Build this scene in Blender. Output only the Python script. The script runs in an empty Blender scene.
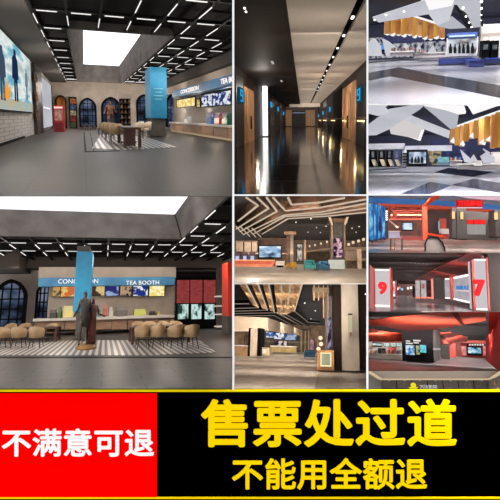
import bpy, bmesh, math, random
from mathutils import Vector, Matrix
random.seed(7)
SC = bpy.context.scene
COL = SC.collection
PX, PY, F = 270.0, 190.0, 500.0      # the lens: principal point and focal length in a 500 px frame
FRONT = 10.0                         # distance of the display case's front frame

# ------------------------------------------------------------------ camera, world
cam = bpy.data.cameras.new('camera'); camo = bpy.data.objects.new('camera', cam); COL.objects.link(camo)
camo.rotation_euler = (math.pi/2, 0, 0)
cam.sensor_width = 36; cam.lens = 36*F/500
cam.shift_x = (250-PX)/500; cam.shift_y = (PY-250)/500
cam.clip_end = 2000
SC.camera = camo
SC.view_settings.view_transform = 'Standard'; SC.view_settings.look = 'None'
SC.view_settings.gamma = 1; SC.view_settings.exposure = 0; SC.view_settings.use_curve_mapping = False
SC.cycles.use_denoising = True
w = bpy.data.worlds.new('hall_light'); SC.world = w; w.use_nodes = True
w.node_tree.nodes['Background'].inputs[0].default_value = (1, 1, 1, 1)
w.node_tree.nodes['Background'].inputs[1].default_value = 1.0

ORD = 'first second third fourth fifth sixth seventh eighth ninth tenth eleventh twelfth thirteenth fourteenth fifteenth sixteenth seventeenth'.split()
def name_rows(items, where):
    """items: (kind, row, x, object); labels each bar by its row and its place in the row"""
    for k in (0, 1):
        rows = sorted({j for kk, j, x, o in items if kk == k})
        for r, j in enumerate(rows):
            for n, (x, o) in enumerate(sorted(((x, o) for kk, jj, x, o in items if kk == k and jj == j), key=lambda q: q[0])):
                o['label'] = '%s white LED bar, %s row from the front, %s from the left, %s' % (('crosswise', 'lengthwise')[k], ORD[r], ORD[n], where)
# ------------------------------------------------------------------ materials
def lin(c):
    out = []
    for v in c[:3]:
        v = v/255.0
        out.append(v/12.92 if v <= .04045 else ((v+.055)/1.055)**2.4)
    return (*out, 1.0)
MATS = {}
def mat(name, c1, c2=None, tex='noise', scale=(1, 1, 1), rough=.6, metal=0.0, emit=0.0, spec=.5, lo=.35, hi=.65, detail=3, cols=None, mortar=.03, rot=0, bump=0):
    if name in MATS: return MATS[name]
    m = bpy.data.materials.new(name); m.use_nodes = True
    nt = m.node_tree; N = nt.nodes; L = nt.links
    b = N['Principled BSDF']
    b.inputs['Roughness'].default_value = rough; b.inputs['Metallic'].default_value = metal
    b.inputs['Specular IOR Level'].default_value = spec
    if emit:
        b.inputs['Emission Strength'].default_value = emit
        b.inputs['Emission Color'].default_value = lin(c1)
        b.inputs['Base Color'].default_value = (.008, .008, .008, 1)
        b.inputs['Specular IOR Level'].default_value = 0
    else:
        b.inputs['Base Color'].default_value = lin(c1)
    if c2 is None and cols is None:
        # a little surface variation
        c2 = tuple(max(0, v*.93) for v in c1)
        if emit: MATS[name] = m; return m
    at = N.new('ShaderNodeAttribute'); at.attribute_name = 'plan'
    mp = N.new('ShaderNodeMapping'); mp.inputs['Scale'].default_value = scale
    mp.inputs['Rotation'].default_value = rot if isinstance(rot, tuple) else (0, 0, rot)
    L.new(at.outputs['Vector'], mp.inputs['Vector'])
    ramp = N.new('ShaderNodeValToRGB'); cr = ramp.color_ramp
    if cols:
        while len(cr.elements) < len(cols): cr.elements.new(.5)
        for i, (p, c) in enumerate(cols):
            cr.elements[i].position = p
        for i, (p, c) in enumerate(cols): cr.elements[i].color = lin(c)
    else:
        cr.elements[0].position = lo; cr.elements[0].color = lin(c1)
        cr.elements[1].position = hi; cr.elements[1].color = lin(c2)
    if tex == 'noise':
        t = N.new('ShaderNodeTexNoise'); t.inputs['Scale'].default_value = 1; t.inputs['Detail'].default_value = detail
        out = t.outputs['Fac']
    elif tex == 'wave':
        t = N.new('ShaderNodeTexWave'); t.inputs['Scale'].default_value = 1; t.inputs['Distortion'].default_value = 4
        t.inputs['Detail'].default_value = 3; out = t.outputs['Fac']
    elif tex == 'stripe':
        t = N.new('ShaderNodeTexWave'); t.inputs['Scale'].default_value = 1; t.inputs['Distortion'].default_value = 0
        out = t.outputs['Fac']
    elif tex == 'checker':
        t = N.new('ShaderNodeTexChecker'); t.inputs['Scale'].default_value = 1; out = t.outputs['Fac']
    elif tex == 'voronoi':
        t = N.new('ShaderNodeTexVoronoi'); t.inputs['Scale'].default_value = 1; out = t.outputs['Distance']
    elif tex == 'cells':
        t = N.new('ShaderNodeTexVoronoi'); t.inputs['Scale'].default_value = 1; t.distance = 'CHEBYCHEV'
        s = N.new('ShaderNodeSeparateColor'); L.new(t.outputs['Color'], s.inputs[0]); out = s.outputs[0]
    elif tex == 'brick':
        t = N.new('ShaderNodeTexBrick'); t.inputs['Scale'].default_value = 1
        t.inputs['Mortar Size'].default_value = mortar; t.inputs['Brick Width'].default_value = 1; t.inputs['Row Height'].default_value = .5
        t.inputs['Color1'].default_value = (1, 1, 1, 1); t.inputs['Color2'].default_value = (.75, .75, .75, 1); t.inputs['Mortar'].default_value = (0, 0, 0, 1)
        out = t.outputs['Color']
    elif tex == 'tile':
        t = N.new('ShaderNodeTexBrick'); t.inputs['Scale'].default_value = 1; t.offset = 0
        t.inputs['Mortar Size'].default_value = mortar; t.inputs['Brick Width'].default_value = 1; t.inputs['Row Height'].default_value = 1
        t.inputs['Color1'].default_value = (1, 1, 1, 1); t.inputs['Color2'].default_value = (.8, .8, .8, 1); t.inputs['Mortar'].default_value = (0, 0, 0, 1)
        out = t.outputs['Color']
    elif tex == 'marble':
        t = N.new('ShaderNodeTexNoise'); t.inputs['Scale'].default_value = 1; t.inputs['Detail'].default_value = 6; t.inputs['Distortion'].default_value = 1.2
        a1 = N.new('ShaderNodeMath'); a1.operation = 'SUBTRACT'; a1.inputs[1].default_value = .5; L.new(t.outputs['Fac'], a1.inputs[0])
        a2 = N.new('ShaderNodeMath'); a2.operation = 'ABSOLUTE'; L.new(a1.outputs[0], a2.inputs[0])
        a3 = N.new('ShaderNodeMath'); a3.operation = 'MULTIPLY'; a3.inputs[1].default_value = 10; L.new(a2.outputs[0], a3.inputs[0])
        out = a3.outputs[0]
    if tex in ('noise', 'wave', 'stripe', 'checker', 'voronoi', 'cells', 'brick', 'tile', 'marble'):
        L.new(mp.outputs[0], t.inputs['Vector'])
    L.new(out, ramp.inputs[0])
    L.new(ramp.outputs[0], b.inputs['Emission Color' if emit else 'Base Color'])
    if bump:
        bp = N.new('ShaderNodeBump'); bp.inputs['Strength'].default_value = bump; bp.inputs['Distance'].default_value = .02
        L.new(out, bp.inputs['Height']); L.new(bp.outputs[0], b.inputs['Normal'])
    MATS[name] = m
    return m
def lamp(name, c, e): return mat(name, c, emit=e)

# ------------------------------------------------------------------ mesh builder, in a room's own metres
class MB:
    def __init__(s): s.v = []; s.f = []
    def add(s, vs, fs):
        o = len(s.v); s.v += [tuple(v) for v in vs]; s.f += [tuple(i+o for i in f) for f in fs]; return s
    def box(s, x0, x1, y0, y1, z0, z1):
        if x0 > x1: x0, x1 = x1, x0
        if y0 > y1: y0, y1 = y1, y0
        if z0 > z1: z0, z1 = z1, z0
        return s.add([(x, y, z) for x in (x0, x1) for y in (y0, y1) for z in (z0, z1)],
                     [(0, 1, 3, 2), (4, 6, 7, 5), (0, 4, 5, 1), (2, 3, 7, 6), (0, 2, 6, 4), (1, 5, 7, 3)])
    def prism(s, pts, e):
        """closed polygon pushed along vector e"""
        n = len(pts); e = Vector(e)
        a = [Vector(p) for p in pts]; b = [p+e for p in a]
        return s.add(a+b, [tuple(range(n))[::-1], tuple(range(n, 2*n))] + [(i, (i+1) % n, n+(i+1) % n, n+i) for i in range(n)])
    def hexa(s, a, b):
        """two quads of four points each, joined"""
        return s.add(list(a)+list(b), [(3, 2, 1, 0), (4, 5, 6, 7)] + [(i, (i+1) % 4, 4+(i+1) % 4, 4+i) for i in range(4)])
    def tube(s, pts, r, n=8, cap=True):
        pts = [Vector(p) for p in pts]; rs = r if isinstance(r, (list, tuple)) else [r]*len(pts)
        o = len(s.v); prev = None
        for i, p in enumerate(pts):
            d = (pts[min(i+1, len(pts)-1)]-pts[max(i-1, 0)]).normalized()
            a = prev if prev is not None else (Vector((0, 0, 1)) if abs(d.z) < .9 else Vector((1, 0, 0)))
            x = (a - a.dot(d)*d).normalized(); prev = x; y = d.cross(x)
            for k in range(n):
                t = 2*math.pi*k/n; s.v.append(tuple(p+rs[i]*(math.cos(t)*x+math.sin(t)*y)))
        for i in range(len(pts)-1):
            for k in range(n):
                s.f.append((o+i*n+k, o+i*n+(k+1) % n, o+(i+1)*n+(k+1) % n, o+(i+1)*n+k))
        if cap:
            s.f.append(tuple(o+k for k in range(n))[::-1]); s.f.append(tuple(o+(len(pts)-1)*n+k for k in range(n)))
        return s
    def lathe(s, c, prof, n=16, sy=1.0):
        """profile of (radius, z) turned about the vertical through c"""
        o = len(s.v)
        for r, z in prof:
            for k in range(n):
                t = 2*math.pi*k/n; s.v.append((c[0]+r*math.cos(t), c[1]+sy*r*math.sin(t), c[2]+z))
        for i in range(len(prof)-1):
            for k in range(n):
                s.f.append((o+i*n+k, o+i*n+(k+1) % n, o+(i+1)*n+(k+1) % n, o+(i+1)*n+k))
        s.f.append(tuple(o+k for k in range(n))[::-1]); s.f.append(tuple(o+(len(prof)-1)*n+k for k in range(n)))
        return s
    def ball(s, c, r, n=10, sc=(1, 1, 1)):
        m = 6; prof = []
        o = len(s.v)
        for i in range(m+1):
            a = -math.pi/2+math.pi*i/m
            for k in range(n):
                t = 2*math.pi*k/n
                s.v.append((c[0]+sc[0]*r*max(math.cos(a), .02)*math.cos(t), c[1]+sc[1]*r*max(math.cos(a), .02)*math.sin(t), c[2]+sc[2]*r*math.sin(a)))
        for i in range(m):
            for k in range(n):
                s.f.append((o+i*n+k, o+i*n+(k+1) % n, o+(i+1)*n+(k+1) % n, o+(i+1)*n+k))
        s.f.append(tuple(o+k for k in range(n))[::-1]); s.f.append(tuple(o+m*n+k for k in range(n)))
        return s
    def shell(s, c, r, a0, a1, z0, z1, t=.04, n=10, flare=0.0, sy=1.0, dip=0.0):
        """curved upright shell, an arc of a cylinder with thickness"""
        o = len(s.v)
        for i in range(n+1):
            a = a0+(a1-a0)*i/n; q = abs(2*i/n-1); zt = z1-dip*q*q
            for rr, z in ((r, z0), (r+t, z0), (r+t+flare, zt), (r+flare, zt)):
                s.v.append((c[0]+rr*math.cos(a), c[1]+sy*rr*math.sin(a), c[2]+z))
        for i in range(n):
            for k in range(4):
                s.f.append((o+i*4+k, o+i*4+(k+1) % 4, o+(i+1)*4+(k+1) % 4, o+(i+1)*4+k))
        s.f.append((o, o+3, o+2, o+1)); s.f.append(tuple(o+n*4+k for k in range(4)))
        return s
    def arch(s, cx, w, z0, zs, y0, y1, t=0.0, n=12):
        """upright arched outline: solid when t is 0, else a frame t wide"""
        def out(rw, zb):
            P = [(cx+rw, zb), (cx+rw, zs)]
            for i in range(1, n):
                q = math.cos(math.pi*i/n); P.append((cx+rw*q, zs+rw*1.15*(0.28*(1-abs(q))**.6+.72*math.sqrt(1-q*q))))
            P += [(cx-rw, zs), (cx-rw, zb)]
            return P
        A = out(w/2, z0)
        if not t:
            return s.prism([(x, y0, z) for x, z in A], (0, y1-y0, 0))
        B = out(w/2-t, z0)
        m = len(A)
        for i in range(m-1):
            s.hexa([(A[i][0], y0, A[i][1]), (A[i+1][0], y0, A[i+1][1]), (B[i+1][0], y0, B[i+1][1]), (B[i][0], y0, B[i][1])],
                   [(A[i][0], y1, A[i][1]), (A[i+1][0], y1, A[i+1][1]), (B[i+1][0], y1, B[i+1][1]), (B[i][0], y1, B[i][1])])
        return s

FONT = bpy.data.fonts.load('<builtin>') if '<builtin>' in bpy.data.fonts else None
def text_mb(txt, O, a, b, n, bold=0.0, fit=None, space=1.0):
    """lettering as a mesh: O lower left, a the reading direction times the width, b up times the height, n the thickness"""
    cu = bpy.data.curves.new('lettering', 'FONT'); cu.body = txt; cu.size = 1; cu.offset = 0; cu.extrude = .5
    cu.resolution_u = 3; cu.space_character = space
    ob = bpy.data.objects.new('lettering', cu); COL.objects.link(ob)
    dg = bpy.context.evaluated_depsgraph_get(); dg.update()
    me = bpy.data.meshes.new_from_object(ob.evaluated_get(dg))
    vs = [v.co.copy() for v in me.vertices]; fs = [tuple(p.vertices) for p in me.polygons]
    bpy.data.objects.remove(ob); bpy.data.curves.remove(cu); bpy.data.meshes.remove(me)
    x0 = min(v.x for v in vs); x1 = max(v.x for v in vs); y0 = min(v.y for v in vs); y1 = max(v.y for v in vs)
    O, a, b, n = Vector(O), Vector(a), Vector(b), Vector(n)
    mb = MB(); W, H = x1-x0, y1-y0
    for i, (dx, dy) in enumerate([(0, 0)] if not bold else [(0, 0), (bold, 0), (-bold, 0), (0, bold), (0, -bold), (bold*.7, bold*.7), (-bold*.7, bold*.7), (bold*.7, -bold*.7), (-bold*.7, -bold*.7)]):
        mb.add([O+a*((v.x-x0+dx+bold)/(W+2*bold))+b*((v.y-y0+dy+bold)/(H+2*bold))+n*(v.z-i*.01) for v in vs], fs)
    return mb

# ------------------------------------------------------------------ a room of the display: a rigid, turned placement of a long room
class Room:
    def __init__(s, rect, vp, fp, h, near, half=0.0, clip='LTRB', flat=False):
        s.near = near; s.st = F/fp; s.gain = 1.0; s.rect = rect; s.h = h; s.clip = clip; s.vp = vp
        st = F/fp
        d = Vector(((vp[0]-PX)/F, 1, -(vp[1]-PY)/F)).normalized()
        z = Vector((0, 0, 1)); up = (z - z.dot(d)*d).normalized()
        r = d.cross(up)
        R = Matrix((r, d, up)).transposed()
        D = Matrix.Diagonal((1, st, 1))
        if half == 'level': half = 1.0
        if half:      # turn about the depth axis until the room's level lines run level at the opening's centre
            u_, v_ = (rect[0]+rect[2])/2, (rect[1]+rect[3])/2
            tot = 0.0; R0 = R.copy()
            for _ in range(40):
                m3 = R @ D; p = m3.inverted() @ Vector(((u_-PX)/F, 1, -(v_-PY)/F))
                a = m3 @ (p-Vector((.05, 0, 0))*p.y); b = m3 @ (p+Vector((.05, 0, 0))*p.y)
                sl = (b.z/b.y-a.z/a.y)/(b.x/b.y-a.x/a.y)
                tot += math.atan(sl); R = Matrix.Rotation(tot, 3, d) @ R0
            R = Matrix.Rotation(tot*half, 3, d) @ R0
        s.k = FRONT*1.02/(near*st) if not flat else 1.0
        s.M = s.k * (R @ D); s.Mi = s.M.inverted()
    def ray(s, u, v):
        d = s.Mi @ Vector(((u-PX)/F, 1, -(v-PY)/F)); return d/d.y
    def at(s, u, v, Y): d = s.ray(u, v); return d*Y
    def pz(s, u, v, Z): d = s.ray(u, v); return d*(Z/d.z)
    def fl(s, u, v): return s.pz(u, v, -s.h)
    def px(s, u, v, X): d = s.ray(u, v); return d*(X/d.x)
    def Yf(s, v, u=None): return s.fl(s.vp[0] if u is None else u, v).y
    def proj(s, p):
        w_ = s.M @ Vector(p); return (PX+F*w_.x/w_.y, PY-F*w_.z/w_.y)
    def mesh(s, name, mb, base_w):
        bm = bmesh.new()
        lay = bm.verts.layers.float_vector.new('plan')
        vs = []
        for p in mb.v:
            v = bm.verts.new(s.M @ Vector(p)); v[lay] = Vector(p); vs.append(v)
        for f in mb.f:
            try: bm.faces.new([vs[i] for i in f])
            except ValueError: pass
        u0, v0, u1, v1 = s.rect
        pl = {'L': (Vector((-F, (u0-PX), 0)), u0), 'R': (Vector((F, -(u1-PX), 0)), u1),
              'T': (Vector((0, (v0-PY), F)), v0), 'B': (Vector((0, -(v1-PY), -F)), v1)}
        for c in s.clip:
            n = pl[c][0].normalized()
            if any(n.dot(v.co) > 1e-5 for v in bm.verts):
                bmesh.ops.bisect_plane(bm, geom=bm.verts[:]+bm.edges[:]+bm.faces[:], dist=1e-6, plane_co=(0, 0, 0), plane_no=n, clear_outer=True)
        # nothing may stand in front of the case
        if any(v.co.y < FRONT*1.004 for v in bm.verts) and s.clip:
            bmesh.ops.bisect_plane(bm, geom=bm.verts[:]+bm.edges[:]+bm.faces[:], dist=1e-6, plane_co=(0, FRONT*1.004, 0), plane_no=(0, -1, 0), clear_outer=True)
        if not bm.verts: bm.free(); return None
        bmesh.ops.recalc_face_normals(bm, faces=bm.faces[:])
        for v in bm.verts: v.co -= base_w
        me = bpy.data.meshes.new(name); bm.to_mesh(me); bm.free()
        return me
    def thing(s, name, label, cat, base, group=None):
        o = bpy.data.objects.new(name, None); COL.objects.link(o); o.empty_display_size = .1
        o.location = s.M @ Vector(base); o['label'] = label; o['category'] = cat
        if group: o['group'] = group
        o['kind'] = 'thing'
        return o
    def part(s, name, mb, m, parent, label=None, smooth=False):
        # a parent may be a thing (Empty or mesh) or a part
        root = parent
        while root.parent: root = root.parent
        me = s.mesh(name, mb, Vector(root.location))
        if me is None: return None
        me.materials.append(m)
        if smooth:
            for p in me.polygons: p.use_smooth = True
        o = bpy.data.objects.new(name, me); COL.objects.link(o); o.parent = parent
        if label: o['label'] = label
        return o
    def one(s, name, mb, m, label, cat, group=None, kind=None, smooth=False):
        n = len(mb.v); b = Vector((sum(v[0] for v in mb.v)/n, sum(v[1] for v in mb.v)/n, min(v[2] for v in mb.v)))
        bw = s.M @ b
        me = s.mesh(name, mb, bw)
        if me is None: return None
        me.materials.append(m)
        if smooth:
            for p in me.polygons: p.use_smooth = True
        o = bpy.data.objects.new(name, me); COL.objects.link(o); o.location = bw
        if label: o['label'] = label
        if cat: o['category'] = cat
        if group: o['group'] = group
        o['kind'] = kind or 'thing'
        return o
    def struct(s, name, mb, m): return s.one(name, mb, m, None, None, None, 'structure')
    def copy(s, o, delta, label=None):
        c = o.copy(); COL.objects.link(c); c.location = Vector(o.location) + s.M @ Vector(delta)
        if label: c['label'] = label
        for ch in o.children:
            e = ch.copy(); COL.objects.link(e); e.parent = c
            for g in ch.children:
                h = g.copy(); COL.objects.link(h); h.parent = e
        return c
    def inside(s, u, v, pad=0):
        u0, v0, u1, v1 = s.rect; return u0+pad <= u <= u1-pad and v0+pad <= v <= v1-pad
    def light(s, p, e, c=(255, 244, 230), r=.05, kind='POINT'):  # serves built lamps and also bare fill points without a fixture
        l = bpy.data.lights.new('lamp_or_fill_light', 'POINT'); l.energy = e*s.gain*s.k*s.k*(F/170.0)*.35; l.color = lin(c)[:3]; l.shadow_soft_size = r*s.k
        o = bpy.data.objects.new('lamp_or_fill_light', l); COL.objects.link(o); o.location = s.M @ Vector(p); o['kind'] = 'helper'
        return o
    def area(s, p, wx, wy, e, up=False, c=(255, 244, 230)):  # floating area fill, no cove is built around it
        l = bpy.data.lights.new('fill_area_light', 'AREA'); l.shape = 'RECTANGLE'; l.size = wx*s.k; l.size_y = wy*s.k*s.st
        l.energy = e*s.gain*s.k*s.k*s.st*.35; l.color = lin(c)[:3]
        o = bpy.data.objects.new('fill_area_light', l); COL.objects.link(o); o.location = s.M @ Vector(p); o['kind'] = 'helper'
        if up: o.rotation_euler = (math.pi, 0, 0)
        return o
    def rig(s, y0, y1, n, x0, x1, z, E, tilt=1.0, c=(255, 240, 226)):
        """rows of added, unseen fill lights aimed down or up towards the far end"""
        sp = (y1-y0)/max(1, n-1) if n > 1 else 3.0
        for i in range(n):
            y = max(y0+sp*i, s.near*1.06)
            l = bpy.data.lights.new('fill_row_light', 'AREA'); l.shape = 'RECTANGLE'  # unseen fill added to brighten the room, no such fixture is built
            u0, v0, u1, v1 = s.rect; uc, vc = (u0+u1)/2, (v0+v1)/2
            zz = min(z, s.at(uc, v0+2, y).z) if v0 > 1 else z
            a = max(x0, s.at(u0+2, vc, y).x); b = min(x1, s.at(u1-2, vc, y).x) if u1 < 499 else x1
            if u0 < 1: a = x0
            W = (b-a)*s.k; l.size = W; l.size_y = .35*s.k
            l.energy = E*(x1-x0)*s.k*sp*s.st*s.k*s.gain*.5*(1+(b-a)/(x1-x0)); l.color = lin(c)[:3]
            o = bpy.data.objects.new('fill_row_light', l); COL.objects.link(o); o.location = s.M @ Vector(((a+b)/2, y, zz)); o['kind'] = 'helper'
            d = Vector((s.M @ Vector((0, 1, 0))).normalized()+Vector((0, 0, -tilt))).normalized()
            o.rotation_euler = d.to_track_quat('-Z', 'Y').to_euler()
    # pixel-led boxes on true planes of the room
    def fb(s, u0, v0, u1, v1, Y, dy=.1, mb=None):
        """box with its front face at depth Y"""
        a = s.at((u0+u1)/2, v0, Y); b = s.at((u0+u1)/2, v1, Y); l = s.at(u0, (v0+v1)/2, Y); r = s.at(u1, (v0+v1)/2, Y)
        return (mb or MB()).box(l.x, r.x, Y, Y+dy, b.z, a.z)
    def wy(s, u, X, v=None): return s.px(u, s.vp[1] if v is None else v, X).y
    def wb(s, X, u0, u1, z0, z1, dx=.1, mb=None, vr=None):
        """box on the side wall X, from column u0 to u1, protruding dx"""
        return (mb or MB()).box(X, X+dx, s.wy(u0, X, vr), s.wy(u1, X, vr), z0, z1)

def human(joints, radii, edges):
    """one continuous figure grown on a skeleton"""
    me = bpy.data.meshes.new('sk'); me.from_pydata(joints, edges, [])
    ob = bpy.data.objects.new('sk', me); COL.objects.link(ob)
    ob.modifiers.new('s', 'SKIN'); sub = ob.modifiers.new('d', 'SUBSURF'); sub.levels = 1; sub.render_levels = 1
    for i, r in enumerate(radii):
        sv = me.skin_vertices[0].data[i]; rr = r if isinstance(r, tuple) else (r, r); sv.radius = rr; sv.use_root = (i == 0)
    dg = bpy.context.evaluated_depsgraph_get(); dg.update()
    ev = ob.evaluated_get(dg).to_mesh()
    vs = [v.co.copy() for v in ev.vertices]; fs = [tuple(p.vertices) for p in ev.polygons]
    bpy.data.objects.remove(ob); bpy.data.meshes.remove(me)
    return vs, fs
# joints: 0 pelvis 1 chest 2 neck 3 head 4 crown, 5-8 left arm, 9-12 right arm, 13-16 left leg, 17-20 right leg
def standing_figure(stride=.12, armlift=0.15, lean=0.0):
    J = [(0, 0, .95), (0, lean*.5, 1.32), (0, lean, 1.5), (0, lean, 1.62), (0, lean, 1.76),
         (-.19, lean, 1.42), (-.27, .02, 1.12), (-.25-armlift, -.16, .98), (-.26-armlift, -.22, .92),
         (.19, lean, 1.42), (.28, .04, 1.14), (.22+armlift, -.2, 1.05), (.22+armlift, -.28, 1.06),
         (-.1, 0, .88), (-.12, -stride, .5), (-.13, -stride*.6, .08), (-.15, -stride*.6-.16, .03),
         (.1, 0, .88), (.12, stride*.5, .5), (.13, stride, .08), (.15, stride-.16, .03)]
    Rd = [(.17, .12), (.19, .13), .06, .1, .07, .075, .05, .038, .035, .075, .05, .038, .035, .1, .065, .042, .04, .1, .065, .042, .04]
    E = [(0, 1), (1, 2), (2, 3), (3, 4), (1, 5), (5, 6), (6, 7), (7, 8), (1, 9), (9, 10), (10, 11), (11, 12), (0, 13), (13, 14), (14, 15), (15, 16), (0, 17), (17, 18), (18, 19), (19, 20)]
    return human(J, Rd, E)

def stool_chair(R, base, face, sc, label, m_seat, m_leg, group, name='dining_chair', cat='chair'):
    """tub chair: wrapped back, round seat, four legs; face is the direction the sitter looks, radians"""
    x, y, z = base
    t = R.thing(name, label, cat, base, group)
    R.part('seat', MB().lathe((x, y, z), [(.2*sc, .40*sc), (.25*sc, .42*sc), (.25*sc, .47*sc), (.2*sc, .50*sc)], 14), m_seat, t, smooth=True)
    a = face+math.pi
    R.part('backrest', MB().shell((x, y, z), .235*sc, a-1.45, a+1.45, .42*sc, .86*sc, .05*sc, 12, .03*sc, dip=.16*sc), m_seat, t, smooth=True)
    for dx, dy in ((-1, -1), (1, -1), (-1, 1), (1, 1)):
        R.part('leg', MB().tube([(x+dx*.15*sc, y+dy*.15*sc, z+.42*sc), (x+dx*.21*sc, y+dy*.21*sc, z)], [.022*sc, .014*sc], 6), m_leg, t)
    return t

# ------------------------------------------------------------------ display case: front frame, partitions, banner
CASE = Room((0, 0, 500, 500), (PX, PY), F, 1, 1, clip='', flat=True)
m_white = mat('white_painted_frame', (250, 250, 250), rough=.7, spec=.1)
m_part = mat('dark_partition', (40, 38, 38), rough=.9, spec=.05)
def bar(name, u0, v0, u1, v1, m, y0=FRONT, y1=FRONT+.03):
    return CASE.struct(name, CASE.fb(u0, v0, u1, v1, y0, y1-y0), m)
bar('trim_1', 232.2, 0, 234.2, 390.4, m_white)
bar('trim_2', 366.6, 0, 368.4, 390.4, m_white)
bar('trim_3', 234.2, 194.4, 366.6, 195.9, m_white); bar('trim_3', 368.4, 194.2, 500, 195.6, m_white)
bar('trim_4', 234.2, 283.2, 366.6, 284.3, mat('cream_painted_frame', (214, 206, 196), rough=.7))
bar('trim_5', 368.4, 103.9, 500, 105.0, m_white)
def wedge(u0, v0, u1, v1, far=40):
    a, b = FRONT*1.01, far
    P = lambda u, v, Y: tuple(CASE.at(u, v, Y))
    CASE.struct('partition', MB().hexa([P(u0, v0, a), P(u1, v0, a), P(u1, v1, a), P(u0, v1, a)], [P(u0, v0, b), P(u1, v0, b), P(u1, v1, b), P(u0, v1, b)]), m_part)
wedge(232.4, 0, 234, 390); wedge(366.8, 0, 368.2, 390)
wedge(234.2, 194.6, 366.6, 195.7); wedge(368.4, 194.4, 500, 195.4); wedge(0, 196.2, 232.2, 196.5)
wedge(234.2, 283.4, 366.6, 284.1); wedge(368.4, 104.1, 500, 104.8)
wedge(368.4, 252.8, 500, 253.2); wedge(368.4, 311.4, 500, 311.8); wedge(368.4, 370.8, 500, 371.1)
# banner under the openings
BY = FRONT-.02
t = CASE.thing('sign_board', 'wide black sign board with yellow rules and big yellow lettering below the views', 'sign', tuple(CASE.at(300, 500, BY)))
m_blk = mat('black_board', (0, 0, 0), rough=1, spec=0); m_yel = mat('yellow_lettering', (255, 218, 0), (255, 210, 0), rough=1, spec=0)
CASE.part('panel', CASE.fb(-6, 390, 506, 506, BY+.02, .06), m_blk, t)
CASE.part('upper_rule', CASE.fb(-6, 390.4, 506, 391.9, BY, .05), mat('yellow_rule', (232, 210, 10), rough=1, spec=0), t)
CASE.part('lower_rule', CASE.fb(-6, 497.2, 506, 499.0, BY, .05), m_yel, t)
t2 = CASE.thing('sign_board', 'red sign board with white lettering at the left end of the black board', 'sign', tuple(CASE.at(78, 498, BY)))
CASE.part('panel', CASE.fb(-6, 393.3, 157, 497.2, BY-.012, .01), mat('red_board', (255, 0, 0), (255, 0, 0), rough=1, spec=0), t2)
def banner_text(txt, u0, v0, u1, v1, m, parent, bold, yy=None):
    Y = (yy or BY)-.012
    o = CASE.at(u0, v1, Y); p = CASE.at(u1, v1, Y); q = CASE.at(u0, v0, Y)
    n = len(txt)
    CASE.part('lettering', text_mb(txt, o, p-o, q-o, (0, -.02, 0), bold, space=1.02), m, parent)
m_wl = mat('white_lettering', (255, 255, 255), (255, 255, 255), rough=1, spec=0)
banner_text('不满意可退', 2, 428.5, 154, 456.5, m_wl, t2, .02, BY-.01)
banner_text('售票处过道', 201, 399, 456.5, 447, m_yel, t, .026)
banner_text('不能用全额退', 232, 458, 427, 489.5, m_yel, t, .02)
# ================================================================== upper left: cinema foyer seen along its poster wall
def led(R, X, Y, Z, along, L, m, label, group, th=.026):
    mb = MB().box(X, X+L, Y-th, Y+th, Z-.045, Z-.025) if along == 'x' else MB().box(X-th*.8, X+th*.8, Y, Y+L, Z-.05, Z-.02)
    return R.one('linear_light', mb, m, label, 'ceiling light', group)
m_led = lamp('white_led', (255, 250, 245), 1.05)
m_beam = mat('black_grid_metal', (17, 16, 16), rough=.7, spec=.08)
m_slab = mat('near_black_slab', (24, 22, 21), rough=.9, spec=.1)
m_conc = mat('grey_concrete', (112, 106, 102), (94, 89, 86), scale=(1.2, 1.2, 1.2), rough=1, detail=5, spec=.05)
m_beige = mat('beige_plaster', (200, 184, 170), (188, 172, 158), rough=.85)
m_wood = mat('walnut_panel', (186, 148, 118), (156, 122, 98), tex='noise', scale=(1.5, 1.5, 14), rough=.5)
m_stone = mat('white_stone', (226, 220, 212), (210, 204, 196), rough=.35)
m_blue = mat('cyan_sign_paint', (20, 140, 185), (24, 128, 172), scale=(3, 3, 3), rough=.5)
m_frame_blk = mat('black_frame', (11, 10, 12), rough=.7, spec=.08)
m_night = mat('night_glass', (40, 62, 112), cols=[(.4, (14, 18, 32)), (.55, (66, 80, 108)), (.7, (130, 138, 162))], scale=(.5, 1, .8), emit=.75)
m_bchair = mat('beige_leather', (205, 172, 130), (190, 158, 118), scale=(4, 4, 4), rough=.5)
m_leg = mat('dark_wood_leg', (60, 36, 26), rough=.5)
m_table = mat('red_brown_wood', (92, 54, 38), (74, 42, 30), scale=(3, 10, 3), rough=.45)
m_bronze = mat('dark_bronze', (92, 80, 66), (54, 48, 42), scale=(6, 6, 6), rough=.35, metal=.6)
m_lit = lamp('warm_strip', (255, 222, 175), 2.2)

A = Room((0, 0, 232.2, 196.3), (84, 117), 170, 1.6, 3.35, half=.5, clip='RB'); A.gain = 1.9
zc = 4.7
m_floorA = mat('dark_grey_tile_floor', (96, 88, 84), cols=[(.0, (48, 43, 40)), (.3, (58, 52, 48)), (1, (67, 60, 56))], tex='tile', scale=(.8, .8, .8), rough=.5, mortar=.012, spec=.35)
A.struct('floor', MB().box(-4.4, 14, 3, 27, -1.75, -1.6), m_floorA)
A.struct('wall_back', MB().box(-4.4, 14, 26, 26.3, -1.6, 5), mat('taupe_plaster', (214, 198, 184), (196, 182, 170), rough=.85))
m_wbrick = mat('white_painted_brick', (214, 206, 200), cols=[(.0, (150, 142, 138)), (.4, (205, 198, 192)), (1, (222, 215, 208))], tex='brick', scale=(0, .8, 2.6), rot=(0, 0, 0), rough=.7)
m_wbrick.node_tree.nodes['Mapping'].inputs['Rotation'].default_value = (0, 0, 0)
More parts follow.
